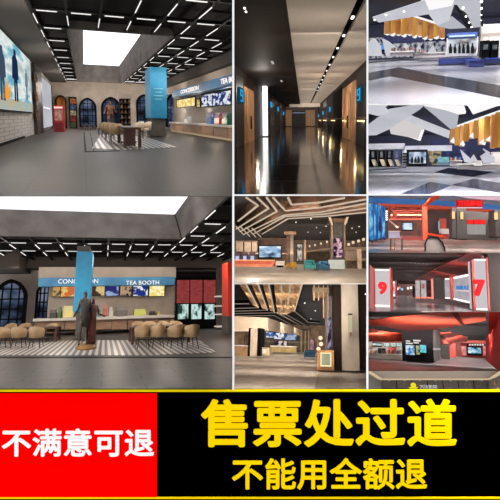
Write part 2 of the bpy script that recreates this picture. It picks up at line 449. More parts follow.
# bricks run along the wall: depth becomes the brick's x, height its y
nt = m_wbrick.node_tree; at_ = [n for n in nt.nodes if n.type == 'ATTRIBUTE'][0]; mp_ = nt.nodes['Mapping']
sp = nt.nodes.new('ShaderNodeSeparateXYZ'); cb = nt.nodes.new('ShaderNodeCombineXYZ')
nt.links.new(at_.outputs['Vector'], sp.inputs[0]); nt.links.new(sp.outputs[1], cb.inputs[0]); nt.links.new(sp.outputs[2], cb.inputs[1])
nt.links.new(cb.outputs[0], mp_.inputs['Vector']); mp_.inputs['Scale'].default_value = (.7, 2.2, 1)
A.struct('wall_left', MB().box(-4.5, -4.2, 5, 26, -1.6, 5.2), m_wbrick)
A.struct('baseboard_left', MB().box(-4.2, -4.14, 5, 14, -1.6, -1.45), m_frame_blk)
A.struct('wall_right', MB().box(12.6, 12.8, 7, 26, -1.6, 5), mat('grey_back_wall', (186, 176, 168), rough=.8))
# ceiling: slab above an open grid, with a lit opening
hx0, hx1, hy0, hy1 = A.pz(72, 50, zc).x, A.pz(172, 37, zc).x, A.pz(120, 33, zc).y, A.pz(100, 82.5, zc).y
sl = MB()
sl.box(-2.15, hx0+.12, 5, 26, zc+.5, zc+.6); sl.box(hx1-.05, 9.8, 5, 26, zc+.5, zc+.6); sl.box(hx0, hx1, 5, hy0+.1, zc+.5, zc+.6); sl.box(hx0, hx1, hy1-.02, 26, zc+.5, zc+.6)
A.struct('ceiling', sl, m_slab)
A.struct('ceiling_soffit', MB().box(-4.5, -2.15, 4, 26, zc, zc+.6), mat('brown_grey_soffit', (72, 63, 59), rough=.8))
A.struct('wall_soffit', MB().box(9.7, 12.8, 6, 26, 3.95, zc+.6), mat('brown_grey_soffit', (72, 63, 59)))
bm_ = MB()
xs = [-2.05+1.45*i for i in range(9)]; ys = [5.4+1.6*j for j in range(13)]
def inhole(x, y): return hx0-.3 < x < hx1+.2 and hy0-.1 < y < hy1+.1
for x in xs:
    x = min(x, 9.6)
    for y in ys[:-1]:
        if not (inhole(x, y+.8)): bm_.box(x-.05, x+.05, y, y+1.6, zc, zc+.14)
for y in ys:
    for x in xs[:-1]:
        if not inhole(x+.7, y): bm_.box(x, hx0-.02 if (x < hx0 < x+1.45 and hy0 < y < hy1) else min(x+1.45, 9.6), y-.05, y+.05, zc, zc+.14)
A.struct('ceiling_grid', bm_, m_beam)
g = 'white linear lights on the black ceiling grid of the upper foyer'
lab = 'white LED bar on the black ceiling grid of the upper left foyer'
p0 = p1 = None; bars = []
for i, x in enumerate(xs):
    for j, y in enumerate(ys[:-1]):
        for k in (0, 1):
            xx, yy = (x+.2, y) if k == 0 else (x, y+.3)
            if inhole(xx+.5*(k == 0), yy+.5*(k == 1)) or xx > 8.7: continue
            u, v = A.proj((xx+(1 if k == 0 else 0), yy, zc)); u2, v2 = A.proj((xx, yy, zc))
            if v2 < -2 or u > 231 or u2 > 231 or u < 0: continue
            if k == 0:
                if p0 is None: p0 = (led(A, 0, 10, zc, 'x', .85, m_led, lab, g)); 
                bars.append((k, j, xx, A.copy(p0, (xx, yy-10, 0))))
            else:
                if p1 is None: p1 = (led(A, 0, 10, zc, 'y', .85, m_led, lab, g))
                bars.append((k, j, xx, A.copy(p1, (xx, yy-10, 0))))
for q in (p0, p1): bpy.data.objects.remove(q)
name_rows(bars, 'upper foyer')
# lit opening with splayed concrete sides
ty1 = hy1-.1; ty0 = hy0+.6; tz = A.at(100, 65, ty1).z; tx0, tx1 = A.at(83.5, 65, ty1).x, A.at(119, 66, ty1).x
H = [(hx0, hy0, zc), (hx1, hy0, zc), (hx1, hy1, zc), (hx0, hy1, zc)]; T = [(tx0, ty0, tz), (tx1, ty0, tz), (tx1, ty1, tz), (tx0, ty1, tz)]
for i in range(4):
    j = (i+1) % 4
    n = [(0, -.1, 0), (.1, 0, 0), (0, .1, 0), (-.1, 0, 0)][i]
    o = lambda p: (p[0]+n[0], p[1]+n[1], p[2]+n[2])
    A.struct('ceiling_panel', MB().hexa([H[i], H[j], T[j], T[i]], [o(H[i]), o(H[j]), o(T[j]), o(T[i])]), m_conc)
A.one('skylight_panel', MB().box(tx0-.1, tx1+.1, ty0-.1, ty1+.1, tz, tz+.05), lamp('luminous_ceiling', (246, 246, 250), 2.0), 'large glowing white rectangular ceiling panel above the upper left foyer', 'ceiling light')
for x, y in ((-1.8, 8), (-2, 14), (-2, 20), (6.8, 9.5), (7.3, 14), (7.3, 19), (2, 24), (8.8, 24)): A.light((x, y, 3.0), 110)  # bare fill points below the grid, added to light the foyer
# poster on the left wall
t = A.thing('light_box', 'huge backlit poster of a man in a dark blue coat above white brick', 'poster', (-4.1, 10, .3))
y0 = 5.2; y1 = A.wy(32, -4.05)
A.part('frame', MB().box(-4.2, -4.02, y0, y1+.12, .22, 4.62), m_frame_blk, t)
art = A.part('artwork', MB().box(-4.03, -4.0, y0, y1, .34, 4.5), mat('poster_sky', (150, 195, 215), cols=[(.25, (20, 110, 140)), (.42, (120, 185, 205)), (.5, (235, 242, 238)), (.62, (190, 205, 205)), (.75, (60, 130, 155))], scale=(.5, .28, .8), emit=.95, rot=(0, 0, .3)), t)
def flat_fig(R, X, u, v0, v1, m, par, name='printed_figure', wd=1.0):
    a = R.px(u, (v0+v1)/2, X); top = R.px(u, v0, X).z; bot = R.px(u, v1, X).z; h = top-bot; y = a.y; q = h*wd*.9
    pts = [(0, .0), (.10, .0), (.09, .42), (.17, .45), (.15, .8), (.07, .86), (.06, .98), (-.05, .98), (-.06, .86), (-.15, .8), (-.2, .42), (-.1, .4), (-.12, 0), (-.04, 0), (-.02, .35), (.01, .35)]
    R.part(name, MB().prism([(X, y+px_*q, bot+pz_*h) for px_, pz_ in pts], (.012, 0, 0)), m, par)
flat_fig(A, -3.995, 15.5, 50, 101, lamp('print_navy', (22, 42, 78), .9), art)
flat_fig(A, -3.995, 26.5, 69, 100, lamp('print_grey_blue', (120, 128, 140), .9), art, wd=.8)
flat_fig(A, -3.995, 2.0, 45, 100, lamp('print_slate', (64, 78, 100), .9), art)
A.part('printed_flames', MB().prism([(-3.995, A.px(u, v, -3.995).y, A.px(u, v, -3.995).z) for u, v in ((3, 98), (3.5, 84), (5.5, 89), (7, 78), (8.5, 90), (10.5, 85), (10, 99))], (.012, 0, 0)), lamp('print_orange', (240, 160, 50), 1.0), t)
A.part('printed_ground', MB().box(-3.998, -3.99, y0, y1, .36, 1.0), mat('print_ground', (210, 190, 150), (170, 200, 205), scale=(1, .6, 2), emit=.8), t)
# dark column and the white lit screen beside it
t = A.thing('wall_column', 'dark brown wall pillar between the big poster and the white lit board', 'pillar', (-4, 15, -1.6))
A.part('shaft', A.wb(-4.2, 33.5, 40, -1.6, 4.6, .3), mat('dark_brown_panel', (62, 48, 42), (44, 36, 33), scale=(2, 2, .5), rough=.5), t)
for z in (-.2, 1.4, 3.0): A.part('small_picture', A.wb(-3.9, 36, 38.5, z, z+.7, .03), mat('tiny_picture', (150, 110, 80), (50, 50, 60), scale=(3, 3, 3), emit=.5), t)
t = A.thing('light_box', 'tall plain white lit board on the left wall next to the red kiosk', 'light box', (-4.1, 19, -1.3))
A.part('frame', A.wb(-4.2, 40.5, 52.5, -1.35, 4.2, .18), m_frame_blk, t)
A.part('screen', A.wb(-4.02, 41, 52, -1.25, 4.1, .03), mat('white_screen', (205, 207, 212), (188, 192, 200), emit=.85, scale=(.3, .3, .3)), t)
A.part('lettering', A.wb(-3.99, 44, 50.5, .88, 1.03, .01), lamp('white_print', (250, 250, 255), 1.1), t)
# red kiosk
t = A.thing('popcorn_kiosk', 'bright red kiosk cabinet with a glass front against the back left corner', 'kiosk', (-2.7, 19.5, -1.6))
kb = A.fb(53.5, 107, 63.8, 131, 19.5, 1.2); xs_ = [v[0] for v in kb.v]; X0, X1 = min(xs_), max(xs_)
m_red = mat('red_lacquer', (205, 22, 40), rough=.35)
A.part('cabinet', MB().box(X0, X1, 19.5, 20.7, -1.6, -.45).box(X0, X1, 19.5, 20.7, .75, 1.15).box(X0, X0+.12, 19.5, 20.7, -.45, .75).box(X1-.12, X1, 19.5, 20.7, -.45, .75).box(X0, X1, 20.5, 20.7, -.45, .75), m_red, t)
A.part('glass_pane', MB().box(X0+.12, X1-.12, 19.55, 19.6, -.42, .72), mat('kiosk_glass', (190, 90, 90), (240, 190, 170), scale=(4, 4, 4), emit=.5), t)
A.part('header', MB().box(X0+.1, X1-.1, 19.44, 19.5, .84, 1.02), lamp('pale_header', (255, 210, 200), 1.1), t)
A.part('door', MB().box(X0+.15, X1-.15, 19.44, 19.5, -1.4, -.6), mat('dark_red_door', (150, 12, 30), rough=.4), t)
# arches of the back wall
Yb = 25.95
def arch_window(R, u0, u1, vtop, vbot, Y, label, glow, grid=True, mul=(3, 4), name='arched_window', fr=None, group=None):
    a = R.at(u0, vbot, Y); b = R.at(u1, vbot, Y); top = R.at(u0, vtop, Y).z; w_ = b.x-a.x; cx = (a.x+b.x)/2; zs = top-w_/2*1.15
    t = R.thing(name, label, 'window', (cx, Y, a.z), group)
    R.part('frame', MB().arch(cx, w_, a.z, zs, Y-.18, Y, .16*w_/2.4+.08), fr or m_frame_blk, t)
    R.part('glass', MB().arch(cx, w_-.1, a.z, zs, Y-.05, Y-.01), glow, t)
    if grid:
        mb = MB()
        for i in range(1, mul[0]+1):
            x = a.x+w_*i/(mul[0]+1); q = 1-((x-cx)/(w_/2))**2
            mb.box(x-.05, x+.05, Y-.09, Y-.05, a.z, zs+w_/2*1.15*math.sqrt(max(0, q))-.05)
        for i in range(1, mul[1]+1):
            z = a.z+(top-a.z)*i/(mul[1]+1); hw = w_/2 if z < zs else w_/2*math.sqrt(max(0, 1-((z-zs)/(w_/2*1.15))**2))
            mb.box(cx-hw+.05, cx+hw-.05, Y-.09, Y-.05, z-.05, z+.05)
        R.part('glazing_bars', mb, m_frame_blk, t)
    return t
arch_window(A, 56.5, 67.5, 95, 129.5, Yb, 'tall arched niche glowing orange behind the red kiosk', mat('orange_niche', (200, 120, 50), (110, 60, 30), scale=(1, 1, .6), emit=.6), grid=False, name='arched_niche')
arch_window(A, 79.5, 97, 97.5, 127, Yb, 'arched black window left of the bronze sculpture on the taupe back wall', m_night)
arch_window(A, 101.5, 121, 96.5, 127, Yb, 'arched black window behind the bronze sculpture in the upper foyer', m_night)
arch_window(A, 136.5, 152, 94, 126, Yb, 'arched black window directly left of the blue pillar in the upper foyer', m_night)
arch_window(A, 165.5, 187, 91.5, 127, Yb, 'arched black window between the blue pillar and the service counter', m_night)
t = A.thing('picture_column', 'narrow column of small film pictures between the orange niche and the first window', 'display', (-.8, 25.7, -1.6))
A.part('panel', A.fb(69, 97, 77, 129, 25.7, .2), m_frame_blk, t)
for i in range(5): A.part('picture', A.fb(70, 98.5+6*i, 76, 103.5+6*i, 25.62, .06), mat('film_picture_%d' % i, [(205, 120, 60), (80, 120, 160), (200, 180, 140), (160, 60, 50), (90, 110, 70)][i], (60, 40, 40), scale=(3, 3, 3), emit=.6), t)
# blue pillar
t = A.thing('pillar', 'blue clad square pillar with grey stone base in the upper foyer', 'pillar', (6.5, 15, -1.6))
A.part('stone_base', A.fb(152.5, 118, 165.5, 136, 15, 1.2), m_conc, t)
A.part('blue_cladding', A.fb(150.7, 67, 166.8, 118.3, 14.92, 1.36), m_blue, t)
for i, v in enumerate((88, 91.5, 95, 98.5)): A.part('lettering', A.fb(154+i % 2, v, 163-i % 2, v+1.2, 14.88, .04), mat('pale_cyan_print', (110, 200, 225), rough=.6), t)
# service counter along the right
Xc = 10.3
y0, y1 = A.wy(234, Xc), A.wy(170, Xc)
t = A.thing('service_counter', 'long walnut fronted service counter with a white top in the upper foyer', 'counter', (Xc+.4, 14, -1.6))
A.part('worktop', MB().box(Xc-.14, Xc+.9, y0-1, y1, -.6, -.42), m_stone, t)
seg = 7
for i in range(seg):
    a, b = y0-1+(y1-y0+1)*i/seg, y0-1+(y1-y0+1)*(i+1)/seg
    A.part('front_panel', MB().box(Xc, Xc+.8, a+.03, b-.03, -1.42, -.56), m_wood, t)
A.part('plinth', MB().box(Xc+.08, Xc+.8, y0-1, y1, -1.6, -1.42), mat('pale_plinth', (214, 186, 150), emit=.55), t)
t = A.thing('counter_canopy', 'blue sign band with white lettering above the service counter of the upper foyer', 'sign', (Xc, 14, 2.3))
A.part('band', MB().box(Xc-.1, Xc+1, y0-1, A.wy(173, Xc), 2.55, 3.3), mat('blue_band', (30, 105, 165), (60, 130, 180), scale=(1, 1, 1), rough=.5), t)
A.part('lettering', text_mb('TEA BOOTH', (Xc-.13, A.wy(222, Xc), 2.72), (0, -(A.wy(222, Xc)-A.wy(246, Xc)), 0), (0, 0, .42), (.02, 0, 0), .02), m_led, t)
A.part('lettering', text_mb('CONCESSION', (Xc-.13, A.wy(182, Xc), 2.72), (0, -(A.wy(182, Xc)-A.wy(200, Xc)), 0), (0, 0, .42), (.02, 0, 0), .02), m_led, t)
A.struct('wall_header', MB().box(Xc+.05, Xc+1, y0-2, 26, 3.3, 3.98), m_beige)
for (u0, u1, z0, z1, c1, c2, lb) in ((177, 194.5, 1.35, 2.2, (235, 200, 90), (255, 240, 190), 'yellow lit menu board at the far end of the upper foyer counter'), (197, 199.5, 1.2, 1.9, (220, 200, 120), (160, 140, 90), 'small narrow menu board between the yellow and the dark blue boards'),
                              (201.5, 230, 1.2, 2.25, (30, 50, 120), (230, 235, 240), 'dark blue menu board with white pictures near the sign lettering')):
    t = A.thing('menu_board', lb, 'menu board', (Xc+.5, 12, z0))
    A.part('housing', A.wb(Xc+.45, u0-.5, u1+.5, z0-.06, z1+.2, .1), m_frame_blk, t)
    A.part('screen', A.wb(Xc+.42, u0, u1, z0, z1, .03), mat('menu_%d' % u0, c1, c2, scale=(3, 3, 3), emit=.95, lo=.45, hi=.55), t)
for i, (u, z, hh, c, nm, lb) in enumerate(((187.5, -.44, .7, (230, 232, 235), 'coffee_machine', 'white coffee machine on the far end of the upper foyer counter'), (211.5, -.44, .95, (60, 120, 190), 'drinks_dispenser', 'blue drinks dispenser on the counter under the dark menu board'),
                               (219.5, -.44, .95, (205, 50, 60), 'drinks_dispenser', 'red drinks dispenser on the counter beside the blue one'), (227.5, -.44, .9, (70, 130, 110), 'drinks_dispenser', 'green drinks dispenser on the counter at the right edge of the upper foyer'))):
    y = A.wy(u, Xc+.4); z = -.415; t = A.thing(nm, lb, 'machine', (Xc+.4, y, z))
    A.part('body', MB().box(Xc+.15, Xc+.65, y-.3, y+.3, z, z+hh*.55).box(Xc+.35, Xc+.65, y-.3, y+.3, z+hh*.55, z+hh), mat('shiny_%d' % i, c, rough=.3), t)
    A.part('tank', MB().box(Xc+.15, Xc+.5, y-.26, y+.26, z+hh*.62, z+hh), mat('tank_%d' % i, (200, 190, 200), c, scale=(5, 5, 5), rough=.2), t)
A.light((11.3, 11, 2), 60); A.light((11.3, 14, 2), 60); A.light((11.3, 18, 2), 60)  # added fill points over the counter, no fixture
# striped inlay and its black outline
m_stripe = mat('black_white_inlay', (222, 214, 206), cols=[(.45, (226, 218, 210)), (.55, (64, 58, 56))], tex='stripe', scale=(1.0, .55, 0), rot=(0, 0, 0), rough=.3)
A.one('floor_inlay', MB().prism([A.fl(*q)+Vector((0, 0, .005)) for q in ((92, 148.5), (126, 150), (178, 147.2), (146, 137), (101, 134))], (0, 0, .012)), m_stripe, 'black and white striped floor inlay under the seats of the upper foyer', 'floor inlay')
for pts in (((83.5, 132), (84.5, 132), (86.5, 152), (84.5, 152)), ((86, 151.3), (86, 152.2), (120, 151.2), (120, 150.6)), ((90, 133), (90.6, 133), (94, 151), (93.2, 151))):
    A.struct('floor_strip', MB().prism([A.fl(*q) for q in pts], (0, 0, .01)), m_frame_blk)
# seating
for i, (u, v, s_, fc, lb) in enumerate(((101.5, 134.5, 1.35, 2.4, 'beige tub armchair at the far left end of the upper foyer seating'), (105.5, 137.5, 1.4, 2.0, 'second beige tub armchair from the left in the upper foyer seating'),
                                        (110, 140.5, 1.45, 1.9, 'beige tub armchair in the middle of the left row, upper foyer'), (115.5, 143.5, 1.45, 1.8, 'beige tub armchair just left of the red-brown table, upper foyer'),
                                        (138, 138, 1.55, 3.6, 'cream tub armchair between the wooden table and the blue pillar'),
                                        (145.5, 138, 1.55, 3.4, 'cream tub armchair right beside the stone base of the blue pillar'), (141, 133, 1.2, 3.9, 'cream tub armchair behind the others in front of the third window'), (148.5, 132.5, 1.1, 3.9, 'cream tub armchair farthest back by the blue pillar'))):
    p = A.fl(u, v); stool_chair(A, tuple(p), fc, s_, lb, m_bchair if i < 4 else mat('cream_leather', (232, 214, 188), rough=.5), m_leg, 'tub chairs in the upper foyer')
for i, u in enumerate((84, 89, 94)):
    p = A.fl(u, 130); stool_chair(A, tuple(p), 0, .9, ['small red-brown chair left under the first arched window', 'small red-brown chair in the middle under the first arched window', 'small red-brown chair right under the first arched window'][i], m_table, m_leg, 'red-brown chairs under the window')
t = A.thing('table', 'dark red-brown wooden table with thick legs on the striped inlay, upper foyer', 'table', tuple(A.fl(133, 147)))
p = A.fl(124, 148); q = A.fl(141.5, 148); X0, X1, Yt = p.x, q.x, p.y
A.part('table_top', MB().box(X0, X1, Yt, Yt+1.9, -.62, -.5), m_table, t)
for x in (X0, X1-.14):
    for y in (Yt, Yt+1.76): A.part('leg', MB().box(x, x+.14, y, y+.14, -1.6, -.62), m_table, t)
A.part('side_panel', MB().box(X0+.14, X0+.62, Yt+.05, Yt+.15, -1.5, -.62), mat('dark_red_panel', (70, 30, 30), rough=.5), t)
A.part('stretcher', MB().box(X0, X1, Yt+.9, Yt+1.0, -1.45, -1.38), m_table, t)
# sculpture
t = A.thing('sculpture', 'tall bronze figure sculpture standing behind the chairs of the upper foyer', 'sculpture', tuple(A.fl(110.5, 131)))
vs, fs = standing_figure(.14, .1)
p = A.fl(110.5, 131); sc = 1.8
A.part('figure', MB().add([(p.x+v.x*sc*1.1, p.y+v.y*sc, p.z+.35+v.z*sc) for v in vs], fs), mat('copper_bronze', (176, 116, 70), (80, 56, 44), scale=(3, 3, 3), rough=.4, metal=.3), t, smooth=True)
A.part('plinth', MB().lathe((p.x, p.y, p.z), [(.62, 0), (.62, .12), (.5, .16), (.5, .36)], 16), m_table, t)
p = A.fl(126.3, 133); x, y = p.x, p.y
t = A.thing('display_column', 'dark column with shelves of small objects under a pale capital, left of the red-brown table', 'display column', tuple(p))
A.part('post', MB().box(x-.55, x+.55, y+.3, y+.6, p.z, p.z+3.9), m_frame_blk, t)
A.part('capital', MB().box(x-.62, x+.62, y-.05, y+.7, p.z+3.6, p.z+4.1), m_beige, t)
for i in range(6):
    z = p.z+.35+.55*i
    sh = A.part('shelf', MB().box(x-.55, x+.55, y, y+.3, z, z+.06), m_leg, t)
    for k in range(3): A.part('ornament', MB().lathe((x-.36+.36*k, y+.15, z+.06), [(.1, 0), (.13, .12), (.05, .25), (.09, .34)], 8), mat('ornament_%d' % ((i+k) % 4), [(190, 150, 100), (120, 60, 45), (170, 170, 175), (140, 100, 60)][(i+k) % 4], rough=.5), sh)

for x, y in ((3, 23.5), (-1, 23.5), (7, 23.5), (11, 23)): A.light((x, y, 1.5), 60)  # added fill points that brighten the back wall
A.light((-3, 8, 1), 40); A.light((-3.2, 11, 2), 30)

for y in (9, 12, 15.5, 20): A.light((9.0, y, -.1), 26, (255, 232, 205))  # added fill in front of the counter, no lamps there
for x, y in ((1, 6.5), (4, 7), (2, 17), (6, 22)): A.light((x, y, 1.6), 45)

A.gain = 1; A.rig(6, 23, 5, -3, 9, 3.9, .8)
# ================================================================== upper middle: black marble corridor
B = Room((234.2, 0, 366.6, 194.6), (302.5, 120), 130, 1.5, 2.5, clip='LRB')
m_marble = mat('black_marble', (20, 15, 14), cols=[(.0, (130, 112, 100)), (.04, (44, 36, 32)), (.2, (15, 12, 11)), (1, (26, 20, 18))], tex='marble', scale=(.5, 1.1, 1), rough=.1, rot=(0, 0, .5), spec=.9)
B.struct('floor', MB().box(-4, 3.7, 2, 31, -1.6, -1.5), m_marble)
for y in (3.2, 4.4, 5.9, 7.8, 10.3, 13.5, 18): B.struct('floor_strip', MB().box(-3.8, 3.45, y, y+.008, -1.5, -1.499), mat('grey_joint', (60, 52, 48), rough=.4))
m_ceil = mat('warm_grey_ceiling', (188, 178, 166), (176, 166, 154), scale=(.6, .6, 1), rough=.8)
B.struct('ceiling', MB().box(-.45, 1.5, 3, 30, 3.27, 3.4).box(1.76, 3.7, 3, 30, 3.27, 3.4), m_ceil)
B.struct('ceiling_recess', MB().box(1.4, 1.85, 3, 30, 3.45, 3.55), mat('slot_black', (8, 7, 7), rough=1, spec=0))
m_gloss = mat('dark_gloss_ceiling', (30, 20, 14), (24, 16, 12), rough=.6, spec=.15)
B.struct('ceiling_bulkhead', MB().box(-4, -.45, 3, 30, 3.1, 3.4), m_gloss)
m_dark = mat('black_brown_wall', (44, 34, 28), (34, 27, 23), rough=.6, spec=.2)
B.struct('wall_left', MB().box(-4.1, -3.8, 3, 30, -1.5, 3.4), m_dark)
B.struct('wall_right', MB().box(3.55, 3.8, 3, 30, -1.5, 3.4), m_dark)
B.struct('wall_back', MB().box(-4, 3.8, 30, 30.3, -1.5, 3.4), mat('brown_end_wall', (84, 60, 46), rough=.5))
B.struct('ceiling_drop', MB().box(-2.6, 3.45, 26, 26.4, 2.55, 3.27), mat('pale_drop', (206, 196, 184), rough=.7))
m_oak = mat('light_oak_panel', (196, 150, 108), (172, 126, 88), scale=(3, 3, .4), rough=.5)
m_bluesign = lamp('blue_led_sign', (40, 160, 215), 1.0)
m_char = mat('charcoal_panel', (50, 48, 52), (42, 41, 45), rough=.5, spec=.2)
m_navy = mat('blue_black_panel', (30, 42, 58), rough=.25)
# left wall cladding
n = 0
def panel(X, u0, u1, z0, z1, m, name, label, cat, dx=.05, group=None):
    mb = B.wb(X, u0, u1, z0, z1, dx)
    return B.one(name, mb, m, label, cat, group)
ends = [(235.5, 243, 'c'), (244, 253.5, 'o'), (254, 262, 'c'), (270, 274, 'n'), (275, 279, 'c'), (280, 282.5, 'n')]
for i, (a, b, k) in enumerate(ends):
    B.struct('wall_panel', B.wb(-3.8, a, b, -1.5, 2.2 if k == 'o' else 2.6, .06), {'c': m_char, 'o': m_oak, 'n': m_navy}[k])
# lit column
t = B.thing('floor_lamp', 'tall glowing white column lamp against the dark left wall of the marble corridor', 'lamp', (-3.2, 12, -1.5))
p0, p1 = B.at(262.8, 137, 12.0), B.at(266.6, 82, 12.0)
B.part('tube', MB().box(p0.x, p1.x, 12, 12.3, -1.42, p1.z), lamp('glowing_column', (250, 248, 245), 1.6), t)
B.part('base', MB().box(p0.x-.05, p1.x+.05, 11.95, 12.35, -1.5, -1.42), m_frame_blk, t)
t = B.thing('wall_sconce', 'painted gold reflection strip high on the dark wall above the white column lamp', 'wall lamp', (-3.3, 12.6, 3))  # no lamp: an emissive strip stands in for a gold reflection
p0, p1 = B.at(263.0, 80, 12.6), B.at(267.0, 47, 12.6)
B.part('strip', MB().box(p0.x, p1.x, 12.6, 12.8, p0.z-.2, min(p1.z, 3.05)), mat('painted_gold_reflection', (150, 104, 56), (90, 60, 34), scale=(1, 1, 1.5), emit=.8), t)
B.part('reflection_backing', MB().box(p0.x-.03, p1.x+.03, 12.8, 12.86, p0.z-.25, 3.07), m_frame_blk, t)
def door_panel(X, u0, u1, side, label):
    t = B.thing('door_leaf', label, 'door', (X, B.wy((u0+u1)/2, X), -1.5))
    lf = B.part('leaf', B.wb(X, u0, u1, -1.49, 2.0, side*.05), m_oak, t)
    ya, yb = B.wy(u0, X), B.wy(u1, X); ym = ya+(yb-ya)*.7
    B.part('handle', MB().box(X+side*.05, X+side*.11, ym-.06, ym+.06, -.6, .3), m_frame_blk, lf)
    return t
door_panel(-3.73, 246.5, 251.5, 1, 'light oak door with a dark bar handle on the left side of the corridor')
door_panel(3.43, 344.5, 350, -1, 'light oak door with a dark bar handle on the right side of the corridor')
for a, b, k in ((315.5, 318, 'n'), (319, 322, 'c'), (323.5, 327, 'n'), (328, 333, 'c'), (334, 342, 'b'), (343, 356, 'o'), (357, 366, 'c')):
    B.struct('wall_panel', B.wb(3.55, a, b, -1.5, 2.9 if k != 'o' else 2.6, -.08), {'c': m_char, 'o': m_oak, 'n': m_navy, 'b': m_frame_blk}[k])
# lit number signs (7)
for X, u0, u1, v0, v1, sd, lb in ((-3.7, 238.8, 243.4, 88, 103.5, 1, 'blue lit hall number sign on the left side of the corridor'), (3.42, 356.8, 361.8, 87, 102.5, -1, 'blue lit hall number sign on the right side of the corridor')):
    ya, yb = B.wy(u0, X), B.wy(u1, X); zt, zb = B.px((u0+u1)/2, v0, X).z, B.px((u0+u1)/2, v1, X).z
    t = B.thing('hall_sign', lb, 'sign', (X, ya, zb))
    B.part('plate', MB().box(X, X+sd*.05, ya, yb, zb, zt), mat('teal_sign_plate', (14, 70, 95), emit=.9), t)
    q = X+sd*.06
    fy = lambda f: ya+(yb-ya)*f
    g = zt-zb; w = abs(yb-ya)
    mb = MB()
    for (f0, f1, h0, h1) in ((.22, .78, .78, .88), (.22, .36, .45, .88), (.64, .78, .12, .88), (.22, .78, .45, .54), (.22, .78, .12, .2)):
        mb.box(X+sd*.05, q+sd*.02, fy(f0), fy(f1), zb+g*h0, zb+g*h1)
    B.part('numeral', mb, m_bluesign, t)
# small blue lights down the left wall
for i, (u, v) in enumerate(((270.5, 103), (277.5, 108), (283, 112.5))):
    X = -3.7; ya = B.wy(u, X); z = B.px(u, v, X).z
    B.one('hall_sign', MB().box(X, X+.05, ya, ya*1.05, z-.45, z+.15), m_bluesign, ['small blue lit sign nearest along the left corridor wall', 'small blue lit sign halfway along the left corridor wall', 'small blue lit sign at the far end of the left corridor wall'][i], 'sign', 'small blue signs on the left corridor wall')
for i, (u, v) in enumerate(((330.5, 108), (323.5, 112), (319, 115))):
    X = 3.42; ya = B.wy(u, X); z = B.px(u, v, X).z
    B.one('hall_sign', MB().box(X-.05, X, ya, ya*1.05, z-.4, z+.15), m_bluesign, ['small blue lit sign nearest along the right corridor wall', 'small blue lit sign halfway along the right corridor wall', 'small blue lit sign at the far end of the right corridor wall'][i], 'sign', 'small blue signs on the right corridor wall')
# warm lamps on the right wall, seen mirrored in the floor
for i, (u, vv) in enumerate(((361, 0), (345, 0), (333, 0), (325, 0), (320, 0))):
    X = 3.43; ya = B.wy(u, X)
    t = B.thing('wall_sconce', ['nearest', 'second', 'third', 'fourth', 'farthest'][i]+' warm strip lamp along the right corridor wall', 'wall lamp', (X, ya, -.1), 'warm strip lamps on the right corridor wall')
    B.part('glow', MB().box(X-.04, X, ya*.94, ya*1.06, -.12, -.04), lamp('warm_glow', (255, 220, 150), 2.6), t)
    B.part('housing', MB().box(X-.06, X, ya*.93, ya*1.07, -.04, 0), m_frame_blk, t)
    B.light((X-.3, ya, -.1), 9+ya*.4, (255, 210, 140), .02)
for z in (.05, .11): B.struct('wall_rail', MB().box(3.42, 3.47, 6, 30, z, z+.03), mat('brass_rail', (170, 130, 80), rough=.3, metal=.7))
# end wall doors
t = B.thing('double_door', 'dark grey double door at the far end of the marble corridor', 'door', (-.8, 29.8, -1.5))
B.part('leaf', B.fb(292.6, 111, 298.6, 126, 29.8, .1), m_char, t); B.part('leaf', B.fb(299, 111, 305, 126, 29.8, .1), m_char, t)
B.part('header_strip', B.fb(292.6, 112.4, 305, 113.2, 29.7, .08), lamp('cool_strip', (120, 130, 150), .9), t)
B.struct('wall_panel', B.fb(285.5, 110, 291.8, 126, 29.7, .2), m_oak); B.struct('wall_panel', B.fb(305.8, 110, 315, 126, 29.7, .2), m_oak)
# track spot lights in the slot
for i, v in enumerate((-20, 18, 36, 48.5, 57.5, 65, 71, 76, 80, 84, 87.5, 90.5)):
    p = B.pz(361.6-.49*v, v, 3.27); 
    if p.y < 3.4: continue
    t = B.thing('spot_light', '%s white spot light from the front in the black corridor ceiling slot' % ORD[max(0, i-1)], 'spot light', (1.62, p.y, 3.27), 'spot lights in the corridor ceiling slot')
    B.part('lens', MB().box(1.585, 1.665, p.y-.05, p.y+.05, 3.27, 3.3), lamp('spot_white', (255, 250, 240), 3), t)
    B.part('housing', MB().box(1.56, 1.69, p.y-.08, p.y+.08, 3.3, 3.45), m_frame_blk, t)
t = B.thing('spot_light', 'pair of small white spot lights on the dark bulkhead, corridor top left corner', 'spot light', tuple(B.pz(245, 10, 3.1)))
for u, v in ((244.5, 8.5), (246, 12)):
    p = B.pz(u, v, 3.08); B.part('lens', MB().box(p.x-.025, p.x+.025, p.y-.015, p.y+.015, 3.07, 3.1), lamp('spot_white', (255, 250, 240), 3), t)
for i, (u, v) in enumerate(((272.5, 62.5), (281.5, 81))):
    p = B.pz(u, v, 3.08); B.one('spot_light', MB().box(p.x-.06, p.x+.06, p.y-.15, p.y+.15, 3.05, 3.1), lamp('spot_dim', (190, 180, 170), 1), ['small dim spot light on the dark bulkhead above the white column', 'faint spot light farther along the dark bulkhead of the corridor'][i], 'spot light')
B.rig(5, 27, 6, -3, 3, 3.0, 1.6)
B.rig(2.8, 27, 18, 0, 3, .25, 6.5, -1.2)  # upward fill rows in mid-air that brighten the ceiling
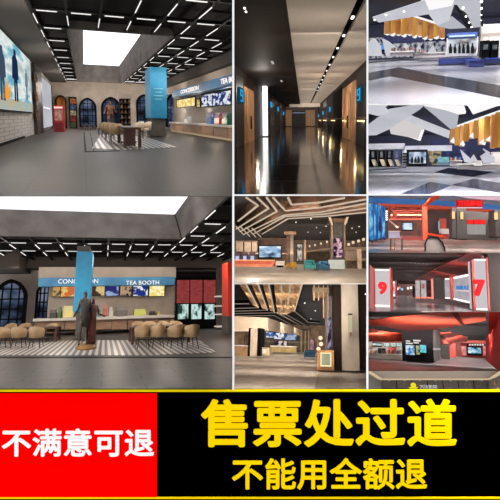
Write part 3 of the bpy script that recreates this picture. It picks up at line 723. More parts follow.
# ================================================================== lower left: tea booth foyer
Cr = Room((0, 196.3, 232.2, 390.2), (105, 310), 170, 1.6, 3.25, half=.75, clip='TRB'); Cr.gain = 2.3
C_ = Cr; zc = 3.7; zt = Cr.at(105, 212, 9.55).z
C_.struct('floor', MB().box(-8, 12, 3, 16, -1.75, -1.6), mat('grey_wood_tile', (112, 104, 98), cols=[(.0, (46, 42, 40)), (.35, (66, 60, 56)), (1, (80, 74, 70))], tex='brick', scale=(.55, 1.6, 1), rough=.45, mortar=.015, spec=.35))
YB = 14.6
C_.struct('wall_back', MB().box(-10, 12, YB, YB+.3, -1.6, 4), mat('greige_plaster', (168, 156, 148), (156, 144, 136), rough=.85))
# slab, grid, recess
C_.struct('ceiling', MB().box(-10, 12, 9.4, YB, zc+.45, zc+.55).box(4.1, 12, 3.5, 9.4, zc+.45, zc+.55), m_slab)
bm_ = MB(); xs = [-9.1+1.3*i for i in range(17)]; ys = [3.45+1.35*j for j in range(9)]
def hole(x, y): return x < 3.75 and y < 9.2
for x in xs:
    for y in ys[:-1]:
        if not hole(x, y+.6): bm_.box(x-.05, x+.05, max(y, 9.42) if x < 3.75 else y, y+1.35, zc, zc+.16)
for y in ys:
    for x in xs[:-1]:
        if not hole(x+.6, y): bm_.box(x, x+1.3, y-.04, y+.04, zc, zc+.16)
C_.struct('ceiling_grid', bm_, m_beam)
lab = 'white LED bar on the black ceiling grid of the tea booth foyer'; g = 'white linear lights on the ceiling grid of the tea booth foyer'
pp = [led(C_, 0, 10, zc, 'x', .72, m_led, lab, g, .022), led(C_, 0, 10, zc, 'y', .7, m_led, lab, g, .028)]
bars = []
for x in xs:
    for y in ys[:-1]:
        for k in (0, 1):
            xx, yy = (x+.2, y) if k == 0 else (x, y+.25)
            if hole(xx+.2, yy+.3) or hole(xx+.9*(k == 0), yy+.2): continue
            if xx < 3.8 and yy < 9.45: continue
            if yy > 12.8 or (yy > 12.3 and xx < -6.5): continue
            a, b = C_.proj((xx, yy, zc)), C_.proj((xx+.9*(k == 0), yy+.9*(k == 1), zc))
            if min(a[1], b[1]) < 197.5 or max(a[0], b[0]) > 231 or max(a[0], b[0]) < 1: continue
            bars.append((k, ys.index(y), xx, C_.copy(pp[k], (xx, yy-10, 0))))
for q in pp: bpy.data.objects.remove(q)
name_rows(bars, 'tea booth')
C_.struct('ceiling_panel', MB().hexa([(-9, 9.3, zc), (3.82, 9.3, zc), (3.5, 9.55, zt), (-9, 9.55, zt)], [(-9, 9.4, zc), (3.82, 9.4, zc), (3.5, 9.65, zt), (-9, 9.65, zt)]), m_conc)
C_.struct('ceiling_panel', MB().hexa([(3.82, 4.5, zc), (3.82, 9.3, zc), (3.5, 9.55, zt), (3.5, 4.5, zt)], [(3.92, 4.5, zc), (3.92, 9.3, zc), (3.6, 9.55, zt), (3.6, 4.5, zt)]), m_conc)
C_.struct('ceiling_joint', MB().tube([(3.8, 9.28, zc), (3.49, 9.53, zt)], .025, 4), m_frame_blk)
C_.one('skylight_panel', MB().box(-9, 3.5, 4.5, 9.6, zt-.02, zt+.05), lamp('luminous_ceiling_2', (246, 246, 250), 1.3), 'glowing white ceiling panel above the concrete beam of the tea booth foyer', 'ceiling light')
for x in (-4, -1, 2): C_.light((x, 7.2, 4.2), 40, (250, 248, 255), .1)
for x, y in ((-5.5, 10.5), (-2.5, 11), (.5, 11), (3.5, 10.5), (6.5, 10.5), (5.5, 6.5)): C_.light((x, y, 2.9), 40)  # bare fill points for the foyer, without fixtures
for x in (-5, -2, 1, 4, 7): C_.light((x, 5.5, 2.2), 42)
# soffit band over the back wall
C_.struct('ceiling_soffit', MB().box(-10, -5.6, 12.6, YB, 2.85, zc+.4), mat('brown_grey_soffit', (72, 63, 59)))
C_.struct('ceiling_soffit', MB().box(-5.6, 12, 13.9, YB, 3.15, zc+.4), mat('brown_grey_soffit', (72, 63, 59)))
# kiosk band, sign
def f(u0, v0, u1, v1, Y, dy=.1, mb=None): return C_.fb(u0, v0, u1, v1, Y, dy, mb)
C_.struct('wall_header', f(38.5, 267, 176, 278, 13.2, .5), mat('kiosk_cream', (176, 164, 150), rough=.8))
t = C_.thing('counter_canopy', 'blue sign band with white lettering reading TEA BOOTH above the kiosk menus', 'sign', (0, 13, 2.2))
C_.part('band', f(38.5, 277.3, 175, 285.6, 13, .6), mat('blue_band_2', (52, 130, 172), (34, 104, 150), scale=(1, 1, 1), rough=.5), t)
def ctext(txt, u0, v0, u1, v1, Y, m, par, bold=.02):
    o = C_.at(u0, v1, Y); p = C_.at(u1, v1, Y); q = C_.at(u0, v0, Y)
    C_.part('lettering', text_mb(txt, o, (p.x-o.x, 0, 0), (0, 0, q.z-o.z), (0, -.02, 0), bold), m, par)
ctext('CONCESSION', 58, 279.2, 98, 283.6, 12.97, m_led, t, 0)
ctext('TEA BOOTH', 126, 280.8, 159, 284.8, 12.97, m_led, t, 0)
C_.struct('wall_kiosk', f(48, 285, 176, 320, 13.7, .1), mat('kiosk_back', (186, 172, 160), (172, 158, 146), rough=.7))
# counter
t = C_.thing('service_counter', 'long walnut counter with a white top under the tea booth sign', 'counter', (0, 12.9, -1.6))
C_.part('worktop', f(33, 316.8, 174.5, 319.4, 12.7, .9), m_stone, t)
for i in range(9):
    a = 33.5+141*i/9; C_.part('front_panel', f(a+.35, 319.4, a+15.3, 329.3, 12.8, .7), m_wood, t)
C_.part('plinth', f(34, 329.3, 174, 331.6, 12.9, .6), mat('dark_plinth', (84, 72, 62)), t)
# menus
menus = [(52.5, 286, 60, 296.5, (200, 150, 90), (60, 90, 80), 'small orange and green menu screen at the left end of the tea booth'), (61, 286, 74.5, 296.5, (230, 200, 120), (210, 110, 60), 'warm yellow menu screen just left of the blue pillar'),
         (92, 286, 104.5, 295.5, (215, 190, 130), (70, 50, 40), 'brown and cream menu screen just right of the blue pillar'), (105.5, 286, 118.5, 295.8, (40, 40, 110), (150, 170, 210), 'dark violet menu screen in the middle of the tea booth'),
         (120.3, 285.9, 132, 295.8, (20, 24, 50), (180, 150, 120), 'black menu screen left of the blue and white one'), (133.4, 285.9, 147.8, 295.8, (30, 50, 130), (235, 235, 240), 'navy menu screen with white shapes under the booth sign'),
         (149.6, 286, 164.3, 296, (240, 220, 90), (255, 245, 200), 'bright yellow menu screen at the right end of the tea booth')]
for i, (a, b, c, d, c1, c2, lb) in enumerate(menus):
    t = C_.thing('menu_board', lb, 'menu board', tuple(C_.at((a+c)/2, d, 13.4)))
    C_.part('housing', f(a-.4, b-.3, c+.4, d+.4, 13.45, .12), m_frame_blk, t)
    C_.part('screen', f(a, b, c, d, 13.42, .03), mat('booth_menu_%d' % i, c1, c2, scale=(2.2, 2.2, 2.6), emit=.95, lo=.47, hi=.53), t)
# things on the counter
def machine(u0, v0, u1, v1, c, nm, lb, cat='machine', Y=12.9):
    v1 = C_.proj(((C_.at(u0, v1, Y).x+C_.at(u1, v1, Y).x)/2, Y, C_.at(100, 316.8, 12.7).z+.004))[1]
    t = C_.thing(nm, lb, cat, tuple(C_.at((u0+u1)/2, v1, Y)))
    vm = v0+(v1-v0)*.38
    C_.part('body', f(u0, vm, u1, v1, Y, .4), mat('cm_%d_%d' % (u0, v0), c, rough=.35), t)
    C_.part('top', f(u0+.5, v0, u1-.5, vm, Y+.08, .25), mat('cmt_%d_%d' % (u0, v0), tuple(min(255, int(q*.7+60)) for q in c), rough=.3), t)
machine(49.5, 309.5, 56, 316.6, (70, 62, 56), 'coffee_machine', 'dark coffee machine at the left end of the tea booth counter')
machine(58, 307, 61, 316.6, (70, 110, 60), 'plant_pot', 'small green plant on the tea booth counter', 'plant')
machine(63, 306, 73, 316.6, (225, 215, 140), 'snack_case', 'yellow lit snack case left of the blue pillar', 'display case')
machine(96, 305, 101, 316.6, (120, 150, 150), 'cup_dispenser', 'green cup dispenser right of the figure sculpture', 'dispenser')
machine(102.5, 304, 107.5, 316.6, (190, 110, 100), 'cup_dispenser', 'red cup dispenser beside the green one on the booth counter', 'dispenser')
machine(109, 307, 113, 316.6, (230, 228, 225), 'paper_cup_stack', 'white stack of cups in the middle of the booth counter', 'cups')
machine(116.5, 307, 127.5, 316.6, (110, 106, 104), 'coffee_machine', 'wide grey coffee machine right of the middle of the booth counter')
machine(134, 309, 146, 316.6, (214, 222, 110), 'fruit_display', 'yellow green fruit display on the booth counter', 'display')
machine(150, 311, 155.5, 316.6, (50, 48, 50), 'cash_register', 'small black cash register near the right end of the booth counter', 'cash register')
machine(157, 311.5, 160.5, 316.6, (225, 200, 120), 'cup', 'yellowish cup beside the black cash register on the booth counter', 'cup')
for x in (-4, -1.5, 1, 3.5): C_.light((x, 12.3, .9), 14, (255, 236, 210))  # added fill points before the kiosk
# arched windows left
def cwin(u0, u1, vt, vb, lb):
    global Yb
    arch_window(C_, u0, u1, vt, vb, 14.5, lb, m_night, mul=(3, 4))
cwin(-9, 25, 279.5, 330, 'large arched black window at the left edge of the tea booth foyer')
cwin(34, 50, 284.5, 330, 'narrower arched black window left of the tea booth menus')
C_.struct('baseboard_back', f(-10, 329, 34, 332, 14.3, .2), m_conc)
# blue pillar
t = C_.thing('pillar', 'blue clad square pillar with grey base beside the figure sculpture', 'pillar', tuple(C_.fl(83, 337)))
Yp = 10.1
C_.part('stone_base', f(75.6, 311.5, 90.6, 337, Yp, .9), m_conc, t)
C_.part('blue_cladding', f(75, 251.5, 91.2, 311.8, Yp-.06, 1.0), m_blue, t)
C_.part('capital', f(77, 246, 90, 251.6, Yp, .8), m_conc, t)
# red posters
C_.struct('wall_dark', f(174.5, 270, 218, 331.5, 13.7, .9), mat('black_recess', (34, 30, 32), rough=.6))
for i, (a, c) in enumerate(((177, 189.3), (190.6, 202.4), (204, 215.6))):
    t = C_.thing('poster_case', ['left', 'middle', 'right'][i]+' one of three red topped poster cases right of the tea booth', 'poster case', tuple(C_.at((a+c)/2, 331, 13.5)), 'poster cases right of the tea booth')
    C_.part('frame', f(a-.5, 278.5, c+.5, 331, 13.55, .14), m_frame_blk, t)
    C_.part('red_panel', f(a, 280, c, 303, 13.5, .05), mat('red_glass', (166, 72, 70), (140, 52, 52), scale=(2, 2, 6), emit=.75), t)
    C_.part('artwork', f(a+1, 304.2, c-1, 319, 13.5, .05), mat('tree_poster', (30, 60, 60), (205, 235, 228), scale=(2.4, 2.4, 1.6), emit=.9, lo=.42, hi=.56), t)
C_.part('lintel', f(174.8, 271.5, 216.5, 277.5, 13.4, .3), m_frame_blk, C_.thing('lintel_board', 'black board above the three red topped poster cases', 'panel', tuple(C_.at(195, 277, 13.4))))
# shelf and red end panel
X0 = C_.at(217, 300, 12.5).x
t = C_.thing('wall_shelf', 'wall shelves with pale lit edges between the poster cases and the red panel', 'shelf', tuple(C_.at(222, 331, 12.6)))
C_.part('back_panel', f(217, 268, 229, 333, 12.6, .1), mat('grey_brown_panel', (88, 78, 74), rough=.7), t)
for v in (295.5, 305.3, 313.7, 326): C_.part('shelf', f(217.5, v, 228, v+1.3, 12.2, .4), mat('lit_shelf', (214, 200, 186), emit=.8), t)
t = C_.thing('wall_column', 'pillar red above and grey below at the right edge of the tea booth foyer', 'pillar', tuple(C_.fl(230, 335)))
C_.part('red_panel', f(228.2, 262, 240, 316, 10.4, .6), mat('vivid_red_panel', (222, 56, 36), rough=.5), t)
C_.part('stone_base', f(228.2, 316, 240, 336, 10.4, .6), m_conc, t)
# rug of slanting stripes
m_st2 = mat('slanting_stripe_inlay', (226, 220, 212), cols=[(.46, (232, 226, 218)), (.54, (104, 96, 92))], tex='stripe', scale=(1.35, .95, 0), rough=.35)
C_.one('floor_inlay', MB().prism([C_.fl(*q)+Vector((0, 0, .004)) for q in ((-10, 355.4), (150, 355.4), (216, 352.6), (200, 340.5), (-10, 340.5))], (0, 0, .012)), m_st2, 'wide floor inlay of slanting white and grey stripes under the dining tables', 'floor inlay')
C_.struct('floor_strip', MB().prism([C_.fl(*q) for q in ((-10, 357), (232, 357), (232, 358), (-10, 358))], (0, 0, .008)), m_frame_blk)
# dining tables and chairs
def dtable(u0, u1, vb, lb, depth=1.0):
    p, q = C_.fl(u0, vb), C_.fl(u1, vb); t = C_.thing('dining_table', lb, 'table', ((p.x+q.x)/2, p.y, -1.6))
    C_.part('table_top', MB().box(p.x, q.x, p.y, p.y+depth, -.9, -.83), m_table, t)
    for x in (p.x, q.x-.1):
        for y in (p.y, p.y+depth-.1): C_.part('leg', MB().box(x, x+.1, y, y+.1, -1.6, -.9), m_table, t)
    C_.part('stretcher', MB().box(p.x, q.x, p.y+depth/2, p.y+depth/2+.06, -1.5, -1.44), m_table, t)
dtable(-6, 52, 345, 'long dark wooden dining table at the left of the tea booth foyer')
dtable(131.5, 197, 345, 'long dark wooden dining table right of the figure sculpture')
lf = [(2.5, 347.5, 'front row beige chair at the left frame edge, left table'), (18.5, 347.5, 'second beige chair in the front row of the left dining table'), (36, 347.5, 'rightmost beige chair in the front row of the left dining table')]
lb_ = [(9, 339.5, 'back row beige chair at the left end of the left dining table'), (23.5, 339.5, 'back row beige chair in the middle of the left dining table'), (51, 341, 'beige chair at the right head of the left dining table')]
rf = [(142, 347.8, 'leftmost beige chair in the front row of the right dining table'), (156.5, 347.8, 'second beige chair from the left in the front row, right table'), (174.5, 347.8, 'third beige chair from the left in the front row, right table'), (190, 347.8, 'rightmost beige chair in the front row of the right dining table')]
rb = [(138, 339.5, 'leftmost beige chair in the back row of the right dining table'), (150, 339.5, 'second beige chair from the left in the back row, right table'), (163.5, 339.5, 'third beige chair from the left in the back row, right table'), (176.5, 339.5, 'rightmost beige chair in the back row of the right dining table')]
for L, fc, sc in ((lf, math.pi/2, 1.12), (lb_, -math.pi/2, 1.1), (rf, math.pi/2, 1.12), (rb, -math.pi/2, 1.1)):
    for u, v, lb in L:
        stool_chair(C_, tuple(C_.fl(u, v)), fc, sc, lb, m_bchair, m_leg, 'beige chairs at the dining tables')
# sculpture of two figures
p = C_.fl(86, 348.5)
t = C_.thing('sculpture', 'dark bronze sculpture of two standing figures on a yellow plinth before the blue pillar', 'sculpture', tuple(p))
vs, fs = standing_figure(.16, .12)
C_.part('standing_figure', MB().add([(p.x-.14+v.x*1.05, p.y+v.y*.8, p.z+.16+v.z*1.3) for v in vs], fs), mat('grey_bronze', (110, 100, 92), (56, 52, 50), scale=(5, 5, 5), rough=.4, metal=.3), t, smooth=True)
vs, fs = standing_figure(.06, .35)
C_.part('standing_figure', MB().add([(p.x+.2+v.x*.9, p.y+.1+v.y*.7, p.z+.16+v.z*1.12) for v in vs], fs), mat('red_bronze', (120, 70, 56), (80, 46, 40), scale=(5, 5, 5), rough=.4, metal=.3), t, smooth=True)
C_.part('robe', MB().lathe((p.x+.22, p.y+.12, p.z+.2), [(.15, 0), (.13, .6), (.12, 1.0), (.17, 1.5), (.09, 1.66)], 14), mat('red_brown_robe', (118, 62, 50), (84, 44, 38), scale=(5, 5, 5), rough=.6), t, smooth=True)
C_.part('coat', MB().lathe((p.x-.12, p.y+.02, p.z+.9), [(.13, 0), (.14, .4), (.19, .95), (.09, 1.12)], 14), mat('dark_coat', (70, 66, 64), rough=.6), t, smooth=True)
C_.part('plinth', MB().lathe((p.x, p.y, p.z), [(.42, 0), (.44, .05), (.38, .14), (.36, .17)], 18), mat('ochre_plinth', (176, 130, 56), (140, 100, 44), scale=(5, 5, 5), rough=.5), t)

for x in (-5, -2.2, .6, 3.4, 6.5): C_.light((x, 9.6, .9), 22, (255, 240, 222))  # extra fill points at seat level, no lamp built

C_.gain = 1; C_.rig(4.5, 12.5, 5, -6, 6, 3.0, 1.25)
# ================================================================== centre: dark lounge with folded timber fins (wide view)
D = Room((234.2, 195.9, 366.6, 283.2), (300, 259), 95, 1.6, 4.6, clip='LTRB'); D.gain = 1.0
m_terr = mat('grey_beige_terrazzo', (190, 176, 158), (164, 150, 134), scale=(1.2, .8, 1), rough=.3, spec=.5)
YD = 30
D.struct('floor', MB().box(-30, 30, 4, YD+1, -1.7, -1.6), m_terr)
D.struct('ceiling', MB().box(-30, 30, 3, YD+1, 5.9, 6.0), mat('black_ceiling', (40, 37, 36), (32, 30, 30), rough=.9))
D.struct('wall_back', MB().box(-30, 30, YD, YD+.4, -1.6, 6), mat('brown_grey_wall', (120, 100, 84), (96, 80, 68), scale=(.5, 1, .5), rough=.8))
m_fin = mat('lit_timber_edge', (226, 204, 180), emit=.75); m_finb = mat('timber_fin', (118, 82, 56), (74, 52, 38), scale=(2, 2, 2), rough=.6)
# each fin is a bent board hung from the ceiling: pixel corner points on the plane of the fins' lower edge
ZF = 4.0
fins = [[(246, 197), (258, 205), (238, 221)], [(257, 197), (268.5, 208), (236, 229)], [(266.5, 197), (277, 211), (240, 231.5)],
        [(273, 197), (285.5, 210.5), (318, 207.5), (366, 199)], [(288, 197), (291.5, 204.3), (320, 202), (345, 197.5)],
        [(244, 234), (284, 214.8), (320, 212), (366, 203)], [(253, 234), (285, 216.2), (322, 214), (366, 208)], [(262, 234), (288, 218.4), (330, 215.6), (366, 212)],
        [(236, 226), (244, 235)], [(240, 226), (250, 236.5)], [(246, 227), (256, 237)], [(252, 228), (261, 237)]]
for i, pts in enumerate(fins):
    P = [D.pz(u, v, ZF) for u, v in pts]
    t = D.thing('ceiling_fin', ['bent timber ceiling fin', 'folded timber ceiling board', 'angled timber baffle'][i % 3]+' with a pale edge, number %s from the lounge top left' % ['one', 'two', 'three', 'four', 'five', 'six', 'seven', 'eight', 'nine', 'ten', 'eleven', 'twelve'][i], 'ceiling fin', tuple(P[0]), 'folded timber fins over the dark lounge')
    def strip(z0, z1, w):
        mb = MB()
        for a, b in zip(P[:-1], P[1:]):
            d = (b-a).normalized(); n = Vector((-d.y, d.x, 0))*w
            mb.hexa([a+n+Vector((0, 0, z0)), a-n+Vector((0, 0, z0)), a-n+Vector((0, 0, z1)), a+n+Vector((0, 0, z1))],
                    [b+n+Vector((0, 0, z0)), b-n+Vector((0, 0, z0)), b-n+Vector((0, 0, z1)), b+n+Vector((0, 0, z1))])
        return mb
    D.part('board', strip(0, .75 if i < 8 else .5, .05), m_finb, t); D.part('edge_strip', strip(-.06, 0, .07), m_fin, t)
def df(u0, v0, u1, v1, Y, dy=.3): return D.fb(u0, v0, u1, v1, Y, dy)
# left: wall, screen, orange bench wall
D.struct('wall_left', df(226, 240, 262, 262, 24, .3), mat('warm_wall_panel', (150, 128, 106), (120, 100, 82), scale=(.5, .5, .8), rough=.7))
t = D.thing('display_screen', 'wide black framed screen showing a blue and white picture on the lounge wall', 'screen', tuple(D.at(270, 258, 23)))
D.part('frame', df(258.5, 245.2, 281.5, 258.2, 23, .3), m_frame_blk, t)
D.part('picture', df(259.3, 246.2, 280.7, 257.2, 22.95, .05), mat('ice_picture', (230, 238, 245), cols=[(.38, (20, 45, 80)), (.5, (150, 185, 215)), (.6, (240, 245, 250))], scale=(.25, 1, .5), emit=1), t)
D.struct('wall_brown', df(258, 238, 288, 268, 24, .3), mat('umber_wall', (112, 80, 60), (90, 64, 48), scale=(1, 1, 1)))
for i, u in enumerate((235.5, 243, 250.5)):
    t = D.thing('wall_lamp', ['leftmost', 'middle', 'rightmost'][i]+' of three small blue-white lit panels above the orange bench', 'lamp', tuple(D.at(u+1.5, 262, 21)), 'blue-white panels above the orange bench')
    D.part('panel', df(u, 256, u+3.3, 262, 21, .1), mat('blue_white_lit', (190, 205, 245), emit=.95), t); D.part('surround', df(u-1.4, 252.5, u+4.6, 264, 21.12, .12), mat('violet_brown', (96, 72, 88), rough=.7), t)
t = D.thing('bench_counter', 'long orange-red upholstered bench wall below the three blue lit panels', 'bench', tuple(D.at(253, 268, 20)))
D.part('seat_front', df(232, 264.2, 273, 267.8, 19.4, 1.2), mat('salmon_front', (216, 134, 92), (196, 112, 78), scale=(1, 1, 1), rough=.5), t)
D.part('backrest', df(232, 260.6, 274.5, 264.3, 20, .8), mat('orange_red_leather', (196, 92, 62), (176, 76, 52), scale=(1, 1, 1), rough=.5), t)
D.part('lit_edge', df(232, 259.8, 274, 260.5, 19.98, .8), lamp('amber_strip', (255, 190, 130), 1.3), t)
# left cream zone above bench
for i, (a, b) in enumerate(((236, 243), (244.5, 251), (252, 257))): D.struct('wall_panel', df(a, 241.5, b, 251.5, 22, .2), mat('cream_panel', (150, 130, 110), (132, 112, 94), scale=(1, 1, 1)))
# reception desk with white top and black base, yellow chairs
t = D.thing('reception_desk', 'small white and black reception desk beside the yellow armchairs', 'desk', tuple(D.at(279, 268, 19)))
D.part('top', df(275.5, 261, 284, 265.4, 18, .8), mat('white_desk', (232, 220, 205), rough=.4), t); D.part('base', df(276.5, 265.4, 283, 267.6, 18.1, .6), m_frame_blk, t)
m_yelf = mat('mustard_fabric', (206, 160, 56), (182, 136, 44), scale=(4, 4, 4), rough=.8)
m_teal = mat('teal_fabric', (38, 122, 116), (26, 92, 96), scale=(3, 3, 3), rough=.8); m_tealb = mat('blue_teal_fabric', (34, 84, 112), (26, 62, 90), scale=(3, 3, 3), rough=.8)
def sofa(R, u0, u1, vt, vb, m, lb, nm='sofa', seats=2, dy=None, leg=None):
    p = R.fl(u0, vb); q = R.fl(u1, vb); Y = p.y; x0, x1 = p.x, q.x; H = R.at(u0, vt, Y).z+R.h; dy = dy or (x1-x0)*.45; z = -R.h
    t = R.thing(nm, lb, 'sofa' if nm == 'sofa' else 'armchair', ((x0+x1)/2, Y, z)); aw = (x1-x0)*.1
    R.part('seat', MB().box(x0+aw, x1-aw, Y, Y+dy, z+H*.18, z+H*.5), m, t)
    R.part('backrest', MB().box(x0+aw*.5, x1-aw*.5, Y+dy*.75, Y+dy, z+H*.4, z+H), m, t)
    R.part('armrest', MB().box(x0, x0+aw, Y, Y+dy, z+H*.18, z+H*.75), m, t); R.part('armrest', MB().box(x1-aw, x1, Y, Y+dy, z+H*.18, z+H*.75), m, t)
    for k in range(seats):
        w = (x1-x0-2*aw)/seats; R.part('cushion', MB().box(x0+aw+w*k+.04*w, x0+aw+w*(k+1)-.04*w, Y+dy*.1, Y+dy*.7, z+H*.5, z+H*.6), m, t)
    for x in (x0+aw*.5, x1-aw*.5):
        for y in (Y+.05, Y+dy-.05): R.part('leg', MB().tube([(x, y, z+H*.18), (x, y, z)], .03, 6), leg or m_frame_blk, t)
sofa(D, 286.5, 290.8, 262.8, 269, m_yelf, 'mustard yellow armchair nearest the white desk in the dark lounge', 'armchair', 1)
sofa(D, 291.2, 296.5, 262.2, 269, m_yelf, 'mustard yellow armchair right of the first one in the dark lounge', 'armchair', 1)
sofa(D, 304, 315.5, 260, 270.6, m_teal, 'green teal sofa left of the blue one in the middle of the dark lounge', seats=2)
sofa(D, 317, 329.5, 261, 271, m_tealb, 'blue teal sofa beside the poster column of the dark lounge', seats=3)
# back columns and lit pieces
m_gold = mat('brown_gold_metal', (150, 116, 84), (110, 82, 58), scale=(2, 2, .6), rough=.35, metal=.4)
t = D.thing('column', 'slim pale stone column in front of the screen wall of the dark lounge', 'column', tuple(D.fl(291.5, 268)))
D.part('shaft', df(290.3, 233, 293.4, 267, 20.5, .5), mat('pale_stone_shaft', (140, 124, 106), (104, 90, 76), scale=(1, 1, .7), rough=.5), t)
D.part('side', df(286.6, 234, 290.2, 266, 20.7, .6), m_finb, t)
D.part('capital', df(284, 231.5, 296, 234, 20.3, 1.1), m_gold, t)
t = D.thing('column', 'narrow timber column right of the slim pale one in the dark lounge', 'column', tuple(D.at(305, 266, 24)))
D.part('shaft', df(304, 240, 306, 266, 24, .5), m_gold, t)
t = D.thing('wall_art', 'tall white lit figure picture between the two lounge columns', 'picture', tuple(D.at(300, 262, 25)))
D.part('frame', df(296.3, 243.6, 303, 261.5, 25, .2), m_frame_blk, t); D.part('artwork', df(297, 244.4, 302.3, 260.7, 24.95, .05), mat('figure_art', (235, 225, 210), (60, 50, 50), scale=(1.6, 1, .9), emit=.9), t)
# mezzanine-like lit ledge across the right
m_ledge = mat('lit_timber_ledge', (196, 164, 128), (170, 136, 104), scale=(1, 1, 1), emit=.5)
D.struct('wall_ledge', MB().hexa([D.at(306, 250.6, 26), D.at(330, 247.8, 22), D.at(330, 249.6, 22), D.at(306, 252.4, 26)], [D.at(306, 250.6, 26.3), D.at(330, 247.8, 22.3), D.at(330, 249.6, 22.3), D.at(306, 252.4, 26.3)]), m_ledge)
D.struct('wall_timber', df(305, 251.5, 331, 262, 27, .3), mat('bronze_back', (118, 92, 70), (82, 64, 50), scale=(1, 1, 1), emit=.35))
for i, (u, v) in enumerate(((309.5, 246), (315, 245), (321, 243.4), (327, 241.6))):
    t = D.thing('spot_lamp', ['leftmost', 'second', 'third', 'rightmost'][i]+' small upright lamp standing on the timber ledge of the lounge', 'lamp', tuple(D.at(u, v+5.5, 25-i)), 'upright lamps on the timber ledge')
    D.part('stem', df(u-.25, v, u+.4, v+5.5, 25-i, .1), m_finb, t); D.part('shade', df(u-.6, v-.8, u+.8, v+1, 24.9-i, .3), lamp('lamp_cream', (240, 215, 180), 1), t)
# poster column with flared capital
t = D.thing('column', 'broad poster column with a flared gold lit capital in the dark lounge', 'column', tuple(D.at(338.5, 269, 12.5)))
Yc = 12.5
D.part('core', df(333, 221, 344, 268.6, Yc, 1.4), mat('dark_bronze_core', (62, 48, 40), rough=.4), t)
for (a, b, c, d) in ((331.4, 333, 328.2, 330.8), (344, 345.6, 346.4, 348.8)):
    D.part('flared_edge', MB().hexa([D.at(c, 217, Yc-.1), D.at(d, 217, Yc-.1), D.at(b, 225, Yc-.1), D.at(a, 225, Yc-.1)], [D.at(c, 217, Yc+.2), D.at(d, 217, Yc+.2), D.at(b, 225, Yc+.2), D.at(a, 225, Yc+.2)]), mat('lit_cream_edge', (236, 210, 170), emit=.95), t)
    D.part('edge_strip', df(a+.1, 225, b-.1, 258, Yc-.1, .3), m_gold, t)
D.part('capital', df(329.5, 218.5, 348, 222.5, Yc, 1), m_gold, t)
D.part('screen', df(334, 238.5, 343, 257.2, Yc-.12, .12), mat('lounge_poster', (18, 12, 26), cols=[(.42, (16, 12, 26)), (.52, (110, 60, 110)), (.62, (240, 200, 190))], scale=(1.6, 1, 1.6), emit=.95), t)
D.part('ornament_panel', df(334.5, 224.5, 342.5, 236, Yc-.1, .1), mat('green_grey_panel', (96, 92, 80), (70, 66, 58), scale=(2, 2, 2), rough=.5), t)
D.part('lit_base', df(332, 259.8, 344.6, 268.8, Yc-.2, 1.6), mat('etched_glass_base', (222, 214, 196), (196, 200, 190), scale=(1.6, 1.6, 1.6), emit=.9), t)
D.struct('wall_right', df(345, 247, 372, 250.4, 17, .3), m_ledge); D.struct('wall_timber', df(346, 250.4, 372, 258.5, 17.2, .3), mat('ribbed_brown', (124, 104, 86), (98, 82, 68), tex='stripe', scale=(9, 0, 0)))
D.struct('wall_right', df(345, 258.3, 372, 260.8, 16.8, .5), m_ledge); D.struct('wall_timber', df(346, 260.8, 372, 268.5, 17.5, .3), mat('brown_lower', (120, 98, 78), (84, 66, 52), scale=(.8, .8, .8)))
D.struct('wall_panel', df(358, 249, 361.5, 270, 16.7, .3), mat('cream_pier', (200, 176, 148), rough=.6))
for i, (u, v) in enumerate(((349, 240), (353.5, 238), (359, 236.6), (364, 235))):
    t = D.thing('spot_lamp', ['leftmost', 'second', 'third', 'rightmost'][i]+' small upright lamp on the ledge right of the poster column', 'lamp', tuple(D.at(u, v+11, 17.1)), 'upright lamps right of the poster column')
    D.part('stem', df(u-.35, v+4, u+.5, v+11, 17.05, .15), m_finb, t); D.part('shade', df(u-.8, v+3, u+1, v+5.5, 17, .3), lamp('lamp_cream', (240, 215, 180), 1), t)
for i, (u, v) in enumerate(((311, 218.5), (316.5, 227.5), (308, 232), (320.5, 232.5), (352, 228), (359, 226.5), (326, 226), (296, 222), (356, 232))):
    p = D.pz(u, v, 5.85); t = D.thing('downlight', ['downlight directly below the fin bend', 'downlight above the teal sofas', 'left downlight over the sofas', 'right downlight over the sofas', 'downlight just right of the poster column', 'downlight farthest right on the black ceiling', 'downlight left of the poster column', 'downlight over the slim pale column', 'downlight low on the right side'][i]+' of the dark lounge', 'ceiling light', tuple(p), 'downlights in the dark lounge ceiling')
    D.part('lens', MB().lathe((p.x, p.y, 5.8), [(.09, 0), (.09, .03)], 10), lamp('spot_white', (255, 250, 240), 3), t); D.part('trim_ring', MB().lathe((p.x, p.y, 5.84), [(.14, 0), (.14, .05)], 10), m_frame_blk, t)
D.rig(4.4, 27, 9, -16, 13, 3.6, 4.0); D.rig(6, 24, 6, -14, 10, 1.2, .6, -1)

# ================================================================== centre below: the same kind of lounge with hammered gold ceiling troughs
E = Room((234.2, 284.3, 366.6, 390.2), (318, 347), 100, 1.6, 3.45, clip='LTRB'); E.gain = 1.0
E.struct('floor', MB().box(-34, 20, 3, 33, -1.7, -1.6), mat('grey_terrazzo', (214, 202, 190), (186, 175, 164), scale=(1.5, 1, 1), rough=.3))
E.struct('floor_border', MB().prism([E.fl(*q) for q in ((314, 392), (320, 366), (336, 366), (372, 366), (372, 392))], (0, 0, .01)), mat('speckled_grey', (150, 140, 130), (108, 100, 94), scale=(7, 7, 1), rough=.35))
E.struct('ceiling', MB().box(-34, 20, 2.5, 33, 6.2, 6.3), mat('blue_black_ceiling', (34, 40, 50), (26, 30, 38), rough=.9))
E.struct('wall_back', MB().box(-34, 20, 31, 31.4, -1.6, 6.3), mat('brown_far_wall', (150, 122, 98), (96, 76, 62), scale=(.6, 1, .6), rough=.8))
def ef(u0, v0, u1, v1, Y, dy=.3): return E.fb(u0, v0, u1, v1, Y, dy)
